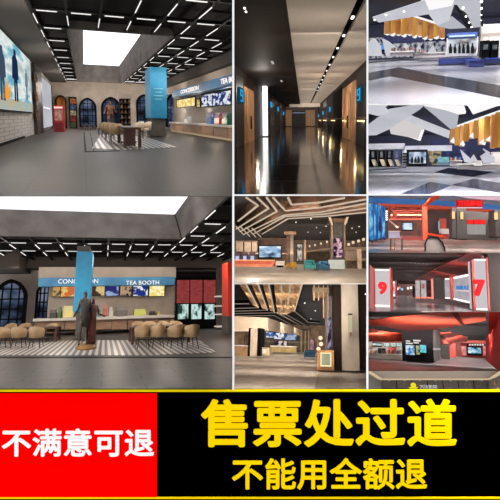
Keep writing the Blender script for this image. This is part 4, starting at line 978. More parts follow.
m_ham = mat('hammered_gold', (206, 160, 106), (150, 108, 66), scale=(2.6, 2.0, 2.6), rough=.5, bump=.4, emit=0)
m_ham2 = mat('hammered_gold_mottled', (206, 160, 106), cols=[(.35, (140, 100, 62)), (.6, (214, 172, 118))], scale=(3.5, 1.4, 2.6), rough=.55)  # mottled brown and gold tones, no emission
ZE = 4.6
# trough = slab between two pale edges running to a bend
edges = [[(232, 281), (249, 303.5)], [(244.5, 281), (258.5, 307.5)], [(257, 281), (267.5, 310)], [(268, 281), (274.5, 312)], [(281.5, 281), (281, 314)], [(291, 281), (286.5, 314.5)], [(303, 281), (294.5, 311)]]
def eedge(pts, z0, z1, w):
    mb = MB(); P = [E.pz(u, v, ZE) for u, v in pts]
    for a, b in zip(P[:-1], P[1:]):
        d = (b-a).normalized(); n = Vector((-d.y, d.x, 0))*w
        mb.hexa([a+n+Vector((0, 0, z0)), a-n+Vector((0, 0, z0)), a-n+Vector((0, 0, z1)), a+n+Vector((0, 0, z1))], [b+n+Vector((0, 0, z0)), b-n+Vector((0, 0, z0)), b-n+Vector((0, 0, z1)), b+n+Vector((0, 0, z1))])
    return mb
names = ['far left', 'second from left', 'third from left', 'fourth from left', 'fifth from left', 'right hand']
for i in range(6):
    a, b = edges[i], edges[i+1]
    f = .42 if i < 4 else .0
    ml = lambda p, q, f: (p[0]+(q[0]-p[0])*f, p[1]+(q[1]-p[1])*f)
    q4 = [ml(a[0], b[0], f), b[0], b[1], ml(a[1], b[1], f)]
    t = E.thing('ceiling_trough', names[i]+' hammered gold ceiling trough with a pale lit edge', 'ceiling panel', tuple(E.pz(*a[1], ZE)), 'hammered gold ceiling troughs')
    P = [E.pz(u, v, ZE+.02) for u, v in q4]
    E.part('gold_panel', MB().prism(P, (0, 0, .12)), m_ham2, t)
    E.part('edge_strip', eedge(b, -.08, .02, .05), m_fin, t)
    E.part('side_board', eedge(b, .02, .6, .03), m_finb, t)
for i, pts in enumerate(([(234, 303.6), (249, 303.5)], [(234, 308.3), (258.5, 307.5)], [(234, 311), (267.5, 310)], [(234, 313.5), (276, 312.5), (294, 322)], [(281, 314), (301, 326)], [(286.5, 314.5), (305, 325)], [(294.5, 311), (308, 322), (320, 323)], [(234, 316), (274, 315.2), (290, 324)])):
    t = E.thing('ceiling_fin', ['first', 'second', 'third', 'fourth', 'fifth', 'sixth', 'seventh', 'eighth'][i]+' pale edged dark ceiling fin below the gold troughs', 'ceiling fin', tuple(E.pz(*pts[0], ZE)), 'dark fins below the gold troughs')
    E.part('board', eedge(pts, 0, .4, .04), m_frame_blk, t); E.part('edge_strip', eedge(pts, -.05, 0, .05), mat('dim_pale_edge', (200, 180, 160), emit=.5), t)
E.struct('ceiling_panel', MB().prism([E.pz(u, v, ZE+.7) for u, v in ((226, 280), (306, 280), (297, 312), (310, 326), (226, 319))], (0, 0, .1)), m_frame_blk)
# cream fascia bending into the distance
P = [(226, 315.5, 331.5), (268, 317.8, 330.5), (294, 327, 334.5), (308, 333, 337)]
Ys = [16, 16, 21, 27]
for (a, b, ya, yb) in zip(P[:-1], P[1:], Ys[:-1], Ys[1:]):
    q = [E.at(a[0], a[1], ya), E.at(b[0], b[1], yb), E.at(b[0], b[2], yb), E.at(a[0], a[2], ya)]
    E.struct('wall_fascia', MB().prism(q, (0, .4, 0)), mat('cream_fascia', (176, 156, 134), (162, 142, 122), rough=.7))
ty = E.at(294, 330, 20.8)
for (u0, u1, v0, v1, y) in ((270, 280, 322.5, 325, 17.2), (289, 300, 330.5, 332.5, 21.6)):
    E.struct('wall_emblem', MB().prism([E.at(u0, v0, y-.2), E.at(u1, v0+3.2, y+1.4), E.at(u1, v1+3.2, y+1.4), E.at(u0, v1, y-.2)], (0, .05, 0)), mat('bronze_emblem', (160, 130, 100), rough=.5))
# lower left interior
E.struct('wall_left', ef(226, 330, 244, 357, 17, .3), mat('brown_bay', (110, 84, 62), (150, 120, 86), scale=(.8, 1, .8), rough=.7))
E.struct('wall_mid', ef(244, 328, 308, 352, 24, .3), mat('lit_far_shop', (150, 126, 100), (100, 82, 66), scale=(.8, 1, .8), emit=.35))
for i, (u0, u1) in enumerate(((248.8, 257),)):
    t = E.thing('column', 'pale stone column between two black panels on the left of the gold ceiling lounge', 'column', tuple(E.fl(253, 357)))
    E.part('shaft', ef(250.3, 329, 257, 356.6, 13.8, .8), mat('cream_stone_shaft', (212, 194, 172), (176, 156, 136), scale=(1, 1, .8), rough=.5), t)
    E.part('side_panel', ef(248.2, 328, 250.2, 356.2, 13.9, .8), m_frame_blk, t); E.part('side_panel', ef(257.1, 328, 261, 356, 13.9, .9), m_frame_blk, t)
t = E.thing('reception_box', 'small pale lit box counter right of the left stone column', 'counter', tuple(E.at(265, 355, 14)))
E.part('body', ef(261.2, 347.5, 269.5, 355.5, 14.2, .9), mat('cream_counter', (216, 190, 150), rough=.5), t); E.part('lit_panel', ef(262.5, 349.2, 266, 353.5, 14.1, .1), lamp('soft_lit', (250, 238, 210), 1), t)
t = E.thing('bar_counter', 'long yellow lit bar counter along the far side of the gold ceiling lounge', 'counter', tuple(E.at(284, 352, 20)))
E.part('front', ef(270.5, 346.8, 295.5, 352.3, 20, 1), mat('yellow_lit_front', (222, 186, 120), (190, 150, 90), scale=(1, 1, 1), emit=.8), t); E.part('worktop', ef(270, 345.8, 296, 346.9, 19.9, 1.2), m_stone, t)
t = E.thing('reception_desk', 'low timber counter at the far left behind the stone column', 'counter', tuple(E.at(240, 357, 16)))
E.part('front', ef(226, 346, 247, 355.5, 16, .6), mat('tan_counter', (186, 148, 104), (160, 122, 84), scale=(1, 1, 1), rough=.5), t); E.part('worktop', ef(226, 345, 247.5, 346, 15.9, .8), m_stone, t)
for i, (a, b, c, d, c1, c2, lb) in enumerate(((266, 331.8, 273.5, 337.5, (60, 100, 160), (220, 225, 230), 'leftmost small blue menu screen under the cream fascia'), (274.2, 332.5, 284, 339, (30, 60, 120), (235, 240, 245), 'large blue and white menu screen under the cream fascia'),
                                       (284.8, 334, 296.5, 340, (40, 80, 130), (160, 180, 200), 'rightmost blue menu screen under the cream fascia'), (274.5, 341, 286.5, 345.6, (40, 26, 50), (225, 205, 200), 'dark display with pale shapes above the yellow bar'))):
    t = E.thing('menu_board', lb, 'menu board', tuple(E.at((a+c)/2, d, 20.6)))
    E.part('housing', ef(a-.3, b-.3, c+.3, d+.3, 20.7, .1), m_frame_blk, t); E.part('screen', ef(a, b, c, d, 20.6, .05), mat('lounge_menu_%d' % i, c1, c2, scale=(1.4, 1, 1.4), emit=.95, lo=.45, hi=.55), t)
sofa(E, 304, 315.5, 350, 358.5, m_tealb, 'dark blue armchair group seat left of the lit timber box', seats=2)
t = E.thing('floor_display', 'tall narrow lit display with a pinkish picture beyond the blue sofa', 'display', tuple(E.at(312, 352, 18)))
E.part('screen', ef(310, 339.5, 313.8, 350, 19, .1), mat('pinkish_lit', (196, 150, 160), (120, 80, 110), scale=(1.5, 1, 1.5), emit=.8), t); E.part('frame', ef(309.5, 339, 314.3, 352, 19.15, .2), m_frame_blk, t)
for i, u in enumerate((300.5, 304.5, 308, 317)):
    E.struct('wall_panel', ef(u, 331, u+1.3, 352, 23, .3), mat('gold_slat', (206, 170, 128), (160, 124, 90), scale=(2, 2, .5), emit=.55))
# right: lit timber box, dark columns, pale stone column with wall light
t = E.thing('ticket_counter', 'square timber counter box with a glowing glass front beside the dark column', 'counter', tuple(E.fl(323, 370)))
Yq = 7.2
E.part('body', ef(317.2, 350.5, 334, 370.5, Yq, 1.3), mat('honey_timber', (190, 134, 80), (160, 108, 62), scale=(2, 2, 2), rough=.45), t)
E.part('glass_front', ef(320.4, 352.6, 331.4, 366.6, Yq-.04, .05), mat('glowing_glass', (176, 180, 150), cols=[(.3, (150, 156, 136)), (.7, (196, 196, 160))], scale=(1.4, 1, 1.4), emit=.85), t)
for (a, b, c, d) in ((320.4, 352.6, 321.6, 366.6), (330.2, 352.6, 331.4, 366.6), (320.4, 352.6, 331.4, 353.8), (320.4, 365.2, 331.4, 366.6)): E.part('lit_border', ef(a, b, c, d, Yq-.07, .03), lamp('pale_yellow_edge', (250, 236, 180), 1.05), t)
t = E.thing('column', 'tall dark poster column under the gold capital beside the timber counter box', 'column', tuple(E.fl(327, 366)))
E.part('core', ef(325.5, 296, 334, 350, 7.9, .8), mat('wine_dark_core', (58, 40, 36), (40, 30, 30), scale=(2, 2, .6), rough=.35), t)
E.part('screen', ef(327.5, 317, 331, 348.5, 7.85, .05), mat('wine_poster', (40, 30, 60), cols=[(.45, (30, 20, 44)), (.6, (170, 160, 190))], scale=(3, 1, 1.2), emit=.9), t)
E.part('capital', ef(312.5, 287.5, 329, 291.8, 7.7, 1), mat('lit_gold_capital', (214, 180, 136), (170, 134, 96), scale=(2, 1, 1), emit=.6), t)
for u in (313.5, 318, 323, 327.5): E.part('gold_rod', ef(u, 285, u+1.1, 300 if u < 320 else 318, 7.75, .1), m_gold, t)
for i, (u, v) in enumerate(((320.5, 338), (321, 344), (318.5, 349))):
    E.one('globe_lamp', MB().ball(E.at(u, v, 8.0), .16, 12), lamp('globe_cream', (255, 226, 190), 1.2), ['top', 'middle', 'lowest'][i]+' glowing globe above the timber counter box', 'lamp', 'glowing globes above the timber counter', smooth=True)
E.struct('wall_dark', ef(333.5, 281, 342, 370.5, 7.3, .9), mat('dark_brown_cladding', (34, 25, 21), (26, 19, 17), scale=(2, 2, .5), rough=.7, spec=.05))
t = E.thing('stone_pilaster', 'tall pale stone pilaster with a wall light at the right of the gold ceiling lounge', 'pilaster', tuple(E.fl(350, 371)))
E.part('stone_face', ef(341.8, 281, 358.6, 370.8, 7.2, .9), mat('veined_cream_stone', (142, 132, 118), (126, 116, 104), scale=(1.2, 1, .8), rough=.5), t)
t = E.thing('wall_sconce', 'slim glass wall light on the tall pale stone pilaster', 'wall lamp', tuple(E.at(350.5, 335, 7.1)))
E.part('glass_tube', ef(349, 315, 352.2, 332, 7.0, .12), mat('sconce_glass', (210, 205, 170), emit=.7), t); E.part('mount', ef(349.6, 332, 351.6, 336, 7.04, .14), m_gold, t); E.part('top_cap', ef(348.8, 313.6, 352.4, 315, 6.98, .2), m_frame_blk, t)
E.light((E.at(350.5, 310, 6.7).x, 6.5, E.at(350.5, 308, 6.7).z), 10, (255, 232, 200), .02); E.light((E.at(350.5, 340, 6.7).x, 6.5, E.at(350.5, 345, 6.7).z), 7, (255, 232, 200), .02)
E.struct('wall_right', ef(358.6, 281, 372, 370.5, 7.3, .9), mat('dark_brown_cladding', (46, 34, 28)))
for i, (u, v) in enumerate(((304.7, 303.3), (315.3, 311), (311, 319), (365.5, 294.5))):
    p = E.pz(u, v, 6.15) if i < 3 else E.at(u, v, 7.2)
    E.one('downlight', MB().lathe((p.x, p.y, p.z), [(.09, 0), (.09, .05)], 10) if i < 3 else MB().lathe((p.x, p.y, p.z), [(.03, 0), (.03, .05)], 10), lamp('spot_white', (255, 250, 240), 3), ['upper downlight on the blue-black ceiling of the gold ceiling lounge', 'middle downlight on the blue-black ceiling near the gold capital', 'lowest downlight on the blue-black ceiling', 'tiny light on the dark cladding right of the stone pilaster'][i], 'ceiling light')
E.rig(3.4, 27, 9, -12, 4, 4.2, 4.6); E.rig(4, 24, 8, -12, 1, .8, 2.0, -1)
def qp(R, pts, dy=.15, mb=None):
    """board whose corners are given as (column, row, depth)"""
    P = [R.at(u, v, y) for u, v, y in pts]
    c = sum((Vector(p) for p in P), Vector())/len(P)
    n = (P[1]-P[0]).cross(P[2]-P[0]).normalized()
    if n.y < 0: n = -n
    return (mb or MB()).prism(P, n*dy)
def cp(R, pts, Z, dz=.15):
    return MB().prism([R.pz(u, v, Z) for u, v in pts], (0, 0, dz))
m_navyc = mat('navy_ceiling', (17, 20, 48), (12, 15, 38), rough=.8, spec=.2)
m_wplane = mat('white_facet_painted_glow', (226, 226, 234), (206, 206, 218), scale=(.35, .35, .35), emit=.85)  # emission put in to brighten the facets and light the hall; no lamp
m_wglow = lamp('glowing_white_facet', (252, 250, 250), 1.0)  # brightness put in as emission, these facets hold no lamp
m_whitef = mat('white_gloss_floor', (222, 220, 226), (204, 204, 214), scale=(1, .6, 1), rough=.15, spec=.3)
m_navyf = mat('navy_gloss_floor', (10, 10, 26), (26, 20, 30), scale=(1, .8, 1), rough=.2, spec=.03)
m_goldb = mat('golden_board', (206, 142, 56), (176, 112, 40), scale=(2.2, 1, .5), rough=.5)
m_goldg = mat('golden_board_painted_glow', (220, 155, 66), cols=[(.3, (180, 116, 44)), (.7, (236, 178, 90))], scale=(1.4, 1, .4), emit=.7)  # brighter emissive copy of the golden board, its light painted in
m_bluep = mat('royal_blue_cushion', (34, 52, 130), (28, 44, 112), scale=(2, 2, 2), rough=.5)
G = Room((368.4, 0, 500, 103.9), (436, 49), 85, 1.6, 2.4, half=.5, clip='LB'); G.gain = 1
def gf(u0, v0, u1, v1, Y, dy=.3): return G.fb(u0, v0, u1, v1, Y, dy)
G.struct('floor', MB().box(-16, 14, 2, 19, -1.7, -1.6), m_whitef)
G.struct('floor_band', MB().prism([G.fl(*q) for q in ((366, 73.5), (399, 67.2), (436, 74.8), (475, 81), (502, 86), (502, 98.5), (474, 92.5), (434, 84.5), (391, 76.5), (366, 81))], (0, 0, .008)), m_navyf)
G.struct('floor_band', MB().prism([G.fl(*q) for q in ((366, 62.2), (402, 59.2), (438, 60), (438, 61), (402, 60.4), (366, 63.4))], (0, 0, .008)), m_navyf)
G.struct('ceiling', MB().box(-16, 14, 2, 19, 5.2, 5.3), m_navyc)
G.struct('wall_back', MB().box(-16, 14, 18, 18.3, -1.6, 5.3), mat('navy_back_wall', (18, 23, 56), (13, 17, 42), scale=(.8, .8, .8), rough=.7))
def facet(name, pts, m, lb):
    return G.one(name, qp(G, pts, .12), m, lb, 'ceiling panel', 'angular white ceiling facets of the upper white hall')
facet('ceiling_facet', [(372.5, 18, 8), (379, 22.5, 9), (430, 14, 6.5), (424, 2, 5)], m_wplane, 'long white blade pointing left from the middle of the upper white hall ceiling')
facet('ceiling_facet', [(417, -6, 5), (456, -6, 5), (452, 6, 6), (428, 10.5, 6.5)], m_wglow, 'brightest white facet at the top middle of the upper white hall')
facet('ceiling_facet', [(424, 8, 6.4), (455, 2, 6), (449, 21, 8), (437, 25.5, 8.5)], m_wplane, 'pointed white facet hanging just below the brightest one')
facet('ceiling_facet', [(437, 25.8, 8.6), (450, 20, 8), (452, 16, 8), (466, 27.5, 9), (449, 28.5, 9.5)], mat('pale_facet_painted_glow', (200, 202, 212), emit=.8), 'small pale facet under the pointed one in the upper white hall')  # the facet's brightness is painted in as emission
facet('ceiling_facet', [(452, -6, 5.2), (480.5, -6, 5.2), (480.5, 27, 9.5), (470, 28, 9.6), (455, 6, 6.6)], mat('light_grey_facet_painted_glow', (212, 212, 220), (196, 198, 208), scale=(.4, .4, .4), emit=.85), 'large white facet between the diagonal black strip and the right edge strip')  # emissive in place of light falling on the facet
facet('ceiling_facet', [(411, 16.2, 9.4), (414, 15.6, 9.4), (446, 25.4, 10.5), (444, 26.8, 10.5)], m_wglow, 'thin glowing white edge above the right half of the golden boards')
t = G.thing('light_track', 'diagonal black strip with white spots on the white ceiling of the upper white hall', 'light track', tuple(G.at(463, 18, 7)))
G.part('strip', qp(G, [(454.5, 5.8, 6.2), (463, 5, 6.2), (472.5, 27, 9), (466.5, 28.5, 9.1)], .06), m_frame_blk, t)
for u, v, y in ((463.2, 8, 6.1), (466, 16.5, 7.2), (469.2, 22.5, 8), (471.5, 27, 8.6)):
    p = G.at(u, v, y-.1); G.part('spot', MB().ball(p, .075, 8), lamp('spot_white', (255, 250, 240), 3), t)
t = G.thing('light_track', 'vertical black strip with white spots at the right of the white ceiling facets', 'light track', tuple(G.at(482, 18, 7)))
G.part('strip', qp(G, [(480.5, -4, 5), (483.5, -4, 5), (483, 26.5, 9), (481.3, 26.5, 9)], .06), m_frame_blk, t)
for v, y in ((1.5, 5.2), (8.5, 6), (14.5, 6.9), (20, 7.8)): G.part('spot', MB().ball(G.at(481.5, v, y), .07, 8), lamp('spot_white', (255, 250, 240), 3), t)
for i, (u, v) in enumerate(((386, 15), (404, 11.5), (374.5, 20))):
    G.one('spot_light', MB().ball(G.at(u, v, [6.3, 5.6, 7.8][i]-.25), .06, 8), lamp('spot_white', (255, 250, 240), 3), ['middle spot light on the long white ceiling blade', 'right spot light on the long white ceiling blade', 'spot light at the tip of the long white ceiling blade'][i], 'spot light')
# golden hanging boards, each its own
bd = [(384, 389.5, 20, 34), (389.8, 395, 19, 35), (395.3, 401, 18, 34.5), (401.3, 406.5, 17, 36), (406.8, 412, 16.3, 34.5), (412.3, 417, 16.5, 37), (417.3, 422, 18.5, 36), (422.3, 427.5, 20, 38.5), (427.8, 433, 21.5, 39), (433.3, 439, 23.5, 38), (439.3, 445, 25.6, 38)]
for i, (a, c, b, d) in enumerate(bd):
    y = 10.2+.25*(i % 3)
    t = G.thing('hanging_board', 'golden hanging board %s from the left in the upper white hall' % ['first', 'second', 'third', 'fourth', 'fifth', 'sixth', 'seventh', 'eighth', 'ninth', 'tenth', 'eleventh'][i], 'hanging board', tuple(G.at((a+c)/2, d, y)), 'golden hanging boards of the upper white hall')
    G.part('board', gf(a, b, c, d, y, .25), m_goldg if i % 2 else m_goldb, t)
    G.part('white_tip', qp(G, [(a, d, y-.02), (c, d-2.5*(i % 2), y-.02), (c-.5, d+.6, y-.02), ((a+c)/2, d+1.4, y-.02)], .1), m_wglow, t)
# back zone
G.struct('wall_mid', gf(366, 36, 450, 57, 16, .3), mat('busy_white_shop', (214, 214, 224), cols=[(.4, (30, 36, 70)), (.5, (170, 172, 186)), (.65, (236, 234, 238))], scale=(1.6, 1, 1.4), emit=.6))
G.struct('wall_navy', gf(384, 35, 424, 43, 14, .3), m_navyc)
G.struct('wall_navy', gf(425, 36, 449, 41, 15, .3), m_navyc)
pk = [((368.5, 56), (368.5, 42), (373, 38), (379, 46), (380, 56)), ((386, 56), (382, 38.5), (387, 41), (397, 49), (397, 56)), ((402, 50), (405, 43), (410, 50)), ((414, 52), (419, 45), (422, 52)), ((427, 53), (433, 44.5), (437, 53))]
for i, p in enumerate(pk):
    G.one('angular_stand', qp(G, [(u, v, 13.2+.2*i) for u, v in p], .5), m_wplane, ['white angular stand at the left frame edge of the upper white hall', 'white leaning stand right of the blue screen, upper white hall', 'small white peak behind the counter below the fourth golden board', 'small white peak right of the counter in the upper white hall', 'small white peak left of the group poster, upper white hall'][i], 'display stand', 'white angular stands of the upper white hall')
t = G.thing('display_screen', 'small bright blue screen between the two left white stands', 'screen', tuple(G.at(383, 52, 13.8)))
G.part('picture', gf(380.5, 44.5, 386, 49.5, 13.7, .1), lamp('sky_blue_screen', (90, 150, 220), 1), t); G.part('frame', gf(380, 44, 386.5, 51.5, 13.85, .1), m_frame_blk, t)
t = G.thing('service_counter', 'grey and white service counter at the back left of the upper white hall', 'counter', tuple(G.at(402, 56, 12)))
G.part('front', gf(390, 52, 413, 56.2, 12, .8), mat('grey_ribbed_counter', (170, 162, 164), (130, 124, 130), tex='stripe', scale=(8, 0, 0), rough=.4), t); G.part('worktop', gf(389.5, 51, 413.5, 52, 11.9, 1), m_stone, t)
t = G.thing('service_counter', 'pale long counter base running to the blue platform of the upper white hall', 'counter', tuple(G.at(420, 59, 12)))
G.part('front', gf(413.5, 53.5, 446, 57.6, 12.5, .8), mat('pale_counter_front', (214, 206, 206), rough=.4), t); G.part('worktop', gf(413.5, 52.7, 446, 53.5, 12.4, 1), m_stone, t)
m_item = [mat('item_%d' % i, c, rough=.5) for i, c in enumerate([(210, 120, 60), (60, 60, 80), (190, 170, 150), (120, 70, 60), (90, 110, 150)])]
for i in range(16):
    u = 391+2.1*i+(i % 3)*.4
    if u > 424: break
    zc_ = G.at(u, 51 if u < 413 else 52.7, 12.1)
    G.one('counter_item', gf(u, 48.2-(i % 3)*.6+(1.5 if u > 413 else 0), u+1.1, 51 if u < 413 else 52.7, 12.1, .3), m_item[i % 5], ORD[i]+' small goods item from the left on the back counters, upper white hall', 'goods', 'goods on the back counters, upper white hall')
# group poster and lit sign
t = G.thing('poster', 'wide poster of dark figures on the white wall of the upper white hall', 'poster', tuple(G.at(462, 54, 11)))
G.part('backing', gf(446.5, 37.5, 478, 56, 11.1, .3), mat('white_wall_board', (226, 222, 224), rough=.6), t)
G.part('picture', gf(448, 39, 476.5, 53.6, 11, .06), mat('group_poster', (200, 205, 215), cols=[(.35, (120, 90, 70)), (.5, (190, 200, 215)), (.65, (232, 236, 242))], scale=(.9, 1, 1.2), emit=.85), t)
for i, (u, w, v) in enumerate(((450.5, 3.4, 43.5), (455, 3, 44), (459.5, 2.6, 42.5), (463.5, 3.2, 44), (468, 3.4, 42), (472.5, 3.4, 43))):
    G.part('printed_figure', qp(G, [(u-w/2, 53.4, 10.97), (u-w/2, v+4.5, 10.97), (u-w/4, v+2.4, 10.97), (u-w/5, v, 10.97), (u+w/5, v, 10.97), (u+w/4, v+2.4, 10.97), (u+w/2, v+4.5, 10.97), (u+w/2, 53.4, 10.97)], .015), lamp('print_black', (20, 20, 26), .9), t)
t = G.thing('light_sign', 'lit pale blue strip sign above the group poster', 'sign', tuple(G.at(462, 37, 10.9)))
G.part('band', gf(448, 32.5, 477.5, 38.4, 11, .2), mat('navy_sign_band', (40, 60, 120), rough=.5), t); G.part('lit_line', gf(449.5, 35, 475, 36.6, 10.95, .05), lamp('ice_white', (200, 225, 250), 1.3), t)
# right beige bay with two ticket kiosks
G.struct('wall_right', gf(480.5, 24, 504, 60, 9.2, .3), mat('cream_bay', (234, 224, 214), (222, 210, 200), scale=(1, 1, 1), rough=.6))
G.struct('wall_cove', gf(483, 31, 504, 33, 9.1, .1), lamp('cove_glow', (255, 246, 235), 1.1))
for i, u in enumerate((482, 491.3)):
    t = G.thing('ticket_kiosk', ['left', 'right'][i]+' one of the two black ticket kiosks in the cream bay', 'kiosk', tuple(G.at(u+3.5, 58, 8.6)), 'black ticket kiosks in the cream bay')
    G.part('body', gf(u, 40.5, u+7.4, 57.6, 8.6, .5), m_frame_blk, t); G.part('screen', gf(u+1.4, 44.5, u+6, 49.5, 8.55, .06), mat('kiosk_screen', (120, 130, 140), (60, 66, 78), scale=(3, 1, 3), emit=.8), t)
    G.part('lamp_head', MB().ball(G.at(u+3.7, 38.6, 8.7), .16, 10), lamp('kiosk_lamp', (255, 245, 230), 1.3), t)
# blue platform
t = G.thing('bench', 'long royal blue low seating platform on the white floor of the upper white hall', 'bench', tuple(G.fl(458, 64)))
G.part('seat', gf(438.5, 58.8, 476, 63.5, 9, 1.2), m_bluep, t); G.part('base', gf(439, 63.5, 476, 65, 9.1, 1), mat('pale_violet_base', (150, 150, 186), rough=.4), t)
t = G.thing('bench', 'protruding royal blue seat block in front of the long blue platform', 'bench', tuple(G.fl(477, 67)))
G.part('seat', gf(469, 60.8, 484.5, 66.8, 7.8, 1), m_bluep, t); G.part('top', gf(469, 60.2, 484.5, 60.9, 7.7, 1.2), mat('royal_blue_top', (44, 66, 158), rough=.5), t)
t = G.thing('bench', 'royal blue seat at the right frame edge of the upper white hall', 'bench', tuple(G.fl(495, 64)))
G.part('seat', gf(485.5, 58.8, 506, 63, 8.4, .8), m_bluep, t); G.part('top', gf(485.5, 58.2, 506, 58.9, 8.3, .9), mat('royal_blue_top', (44, 66, 158)), t)
G.rig(2.8, 16, 6, -9, 8, 4.2, 7.0, c=(250, 250, 255))

# ------------------------------------------------------------------ second white hall
H_ = Room((368.4, 105, 500, 194.2), (446, 160), 85, 1.6, 3.8, half=.5, clip='LTB'); H_.gain = 1
H2 = H_
def hf(u0, v0, u1, v1, Y, dy=.3): return H2.fb(u0, v0, u1, v1, Y, dy)
H2.struct('floor', MB().box(-32, 22, 2, 24, -1.7, -1.6), m_whitef)
H2.struct('floor_band', MB().prism([H2.fl(*q) for q in ((434, 172.5), (448, 167.8), (478, 170.5), (494, 171.8), (474, 177))], (0, 0, .008)), m_navyf)
H2.struct('floor_band', MB().prism([H2.fl(*q) for q in ((452, 185), (474, 178.5), (502, 183.5), (502, 193))], (0, 0, .008)), mat('grey_blue_floor', (66, 70, 100), (40, 42, 66), scale=(1, 1, 1), rough=.15, spec=.15))
H2.struct('floor_band', MB().prism([H2.fl(*q) for q in ((396, 196), (430, 182), (451, 185.5), (434, 193), (424, 196))], (0, 0, .008)), mat('grey_blue_floor', (88, 92, 120)))
H2.struct('floor_band', MB().prism([H2.fl(*q) for q in ((366, 169.8), (406, 167.2), (406, 168), (366, 171))], (0, 0, .008)), m_navyf)
H2.struct('ceiling', MB().box(-32, 22, 2, 24, 6.2, 6.3), m_navyc)
H2.struct('wall_back', MB().box(-32, 22, 22, 22.3, -1.6, 6.3), mat('navy_back_wall', (30, 38, 84)))
def facet2(pts, m, lb): return H2.one('ceiling_facet', qp(H2, pts, .12), m, lb, 'ceiling panel', 'angular white ceiling facets of the lower white hall')
facet2([(364, 103, 4.4), (392, 103, 4.4), (384, 108, 4.8), (389, 113, 5), (378, 116, 5.6), (364, 112.5, 5)], m_wplane, 'white facet in the top left corner of the lower white hall ceiling')
facet2([(389, 109, 5.4), (424, 103, 4.6), (420, 107, 5.2), (408, 115, 6.4), (389, 128, 8.4), (376, 134, 9), (364, 134.5, 9), (366, 126, 7.5), (379, 117, 6)], mat('light_grey_facet_painted_glow', (214, 214, 220)), 'large crossing white facet left of the middle of the lower white hall ceiling')
facet2([(408, 114.5, 6.8), (450, 131, 9.4), (449, 138.5, 10), (425, 129.5, 9), (400, 118, 7)], m_wplane, 'long white facet running to the right towards the golden boards, lower white hall')
facet2([(389, 127.5, 8.6), (400, 119, 7.4), (424, 129, 9), (420, 140.5, 10), (408, 137, 9.6), (391, 134, 9.2)], mat('warm_white_facet_painted_glow', (234, 226, 226), emit=.8), 'lowest warm white facet hanging over the left counters of the lower white hall')  # warm brightness painted into the facet by emission
facet2([(406, 136, 9.5), (410, 131.5, 9.3), (424, 129.5, 9), (420, 141, 10)], m_wglow, 'glowing tip of the lowest white facet over the screen')
facet2([(424, 103, 4.6), (438, 103, 4.6), (464, 105, 5), (466, 111.5, 5.6), (459, 112.5, 6), (446, 108, 5.2)], m_wglow, 'bright white facet at the top middle of the lower white hall')
facet2([(424, 104, 4.8), (440, 107.5, 5.2), (459, 113, 6.2), (457, 126, 8.4), (452, 129, 8.8), (434, 113, 6.4)], mat('pale_facet_painted_glow', (206, 208, 216)), 'slanting pale facet reaching the golden boards in the lower white hall')
facet2([(466, 103, 5), (502, 103, 5), (502, 104.5, 5.1), (473, 114.5, 6.4)], m_wglow, 'bright white facet at the top right of the lower white hall')
facet2([(450, 128.5, 8.9), (502, 110.3, 6.5), (502, 112, 6.6), (456, 128.5, 8.9)], m_wglow, 'thin glowing white edge along the top of the golden boards, lower white hall')
bd = [(450, 454.5, 128.5, 143), (454.8, 459.5, 126.8, 145), (459.8, 464, 125.3, 146), (464.3, 469, 123.6, 141), (469.3, 474, 122, 138), (474.3, 478.5, 120.3, 137.5), (478.8, 485, 118.4, 144.5), (485.3, 491.5, 116.2, 141.5), (491.8, 496, 114.4, 148), (496.3, 504, 112, 147)]
for i, (a, c, b, d) in enumerate(bd):
    y = 8.6-.22*i
    t = H2.thing('hanging_board', 'golden hanging board %s from the left in the lower white hall' % ['first', 'second', 'third', 'fourth', 'fifth', 'sixth', 'seventh', 'eighth', 'ninth', 'tenth'][i], 'hanging board', tuple(H2.at((a+c)/2, d, y)), 'golden hanging boards of the lower white hall')
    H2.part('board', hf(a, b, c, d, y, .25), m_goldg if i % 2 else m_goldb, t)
    if i in (0, 2, 4, 6, 7): H2.part('white_tip', qp(H2, [(a, d-1.5, y-.03), (c-1, d-6, y-.03), (c+1, d-1.5, y-.03), (c, d+.5, y-.03)], .1), m_wglow, t)
# back band
H2.struct('wall_header', hf(364, 143.5, 404, 149.5, 12.2, .3), mat('white_header', (218, 218, 226), rough=.5))
H2.struct('wall_header', hf(404, 145.5, 452, 151, 12.5, .3), mat('white_header', (218, 218, 226)))
H2.struct('wall_navy', hf(430, 138, 502, 151, 14, .3), m_navyc)
H2.struct('wall_left', hf(364, 149.5, 404, 167, 12.4, .3), mat('white_bay_wall', (206, 206, 216), rough=.5))
for i, u in enumerate((369.5, 378, 386, 393)):
    t = H2.thing('ticket_station', ['leftmost', 'second', 'third', 'rightmost'][i]+' black ticket bay with a slanted beige top in the lower white hall', 'ticket machine', tuple(H2.at(u+3, 166.5, 11.6)), 'black ticket bays along the left wall of the lower white hall')
    w = 5.6 if i < 3 else 8
    H2.part('bay', hf(u, 150.2, u+w, 166.8, 11.7, .4), m_frame_blk if i < 3 else mat('navy_bay', (30, 40, 96), rough=.5), t)
    H2.part('slanted_top', qp(H2, [(u+1.6, 159.3, 11.5), (u+4.6, 159.3, 11.5), (u+7.2, 165.5, 11.3), (u+4.2, 166, 11.3)], .3), mat('beige_console', (214, 196, 168), rough=.4), t)
    H2.part('picture', hf(u+2.2, 151.5, u+4.4, 157.5, 11.62, .06), mat('bay_picture', (150, 150, 160), (90, 92, 110), scale=(3, 1, 2), emit=.7), t)
t = H2.thing('shelf_unit', 'narrow white shelf unit between the ticket bays and the big screen', 'shelf', tuple(H2.at(404.5, 166, 11.8)))
H2.part('carcass', hf(402, 150.5, 407, 166, 11.8, .4), mat('white_header', (218, 218, 226)), t)
for v in (153, 156, 159, 162): H2.part('shelf', hf(402.6, v, 406.4, v+1.2, 11.7, .1), m_frame_blk, t)
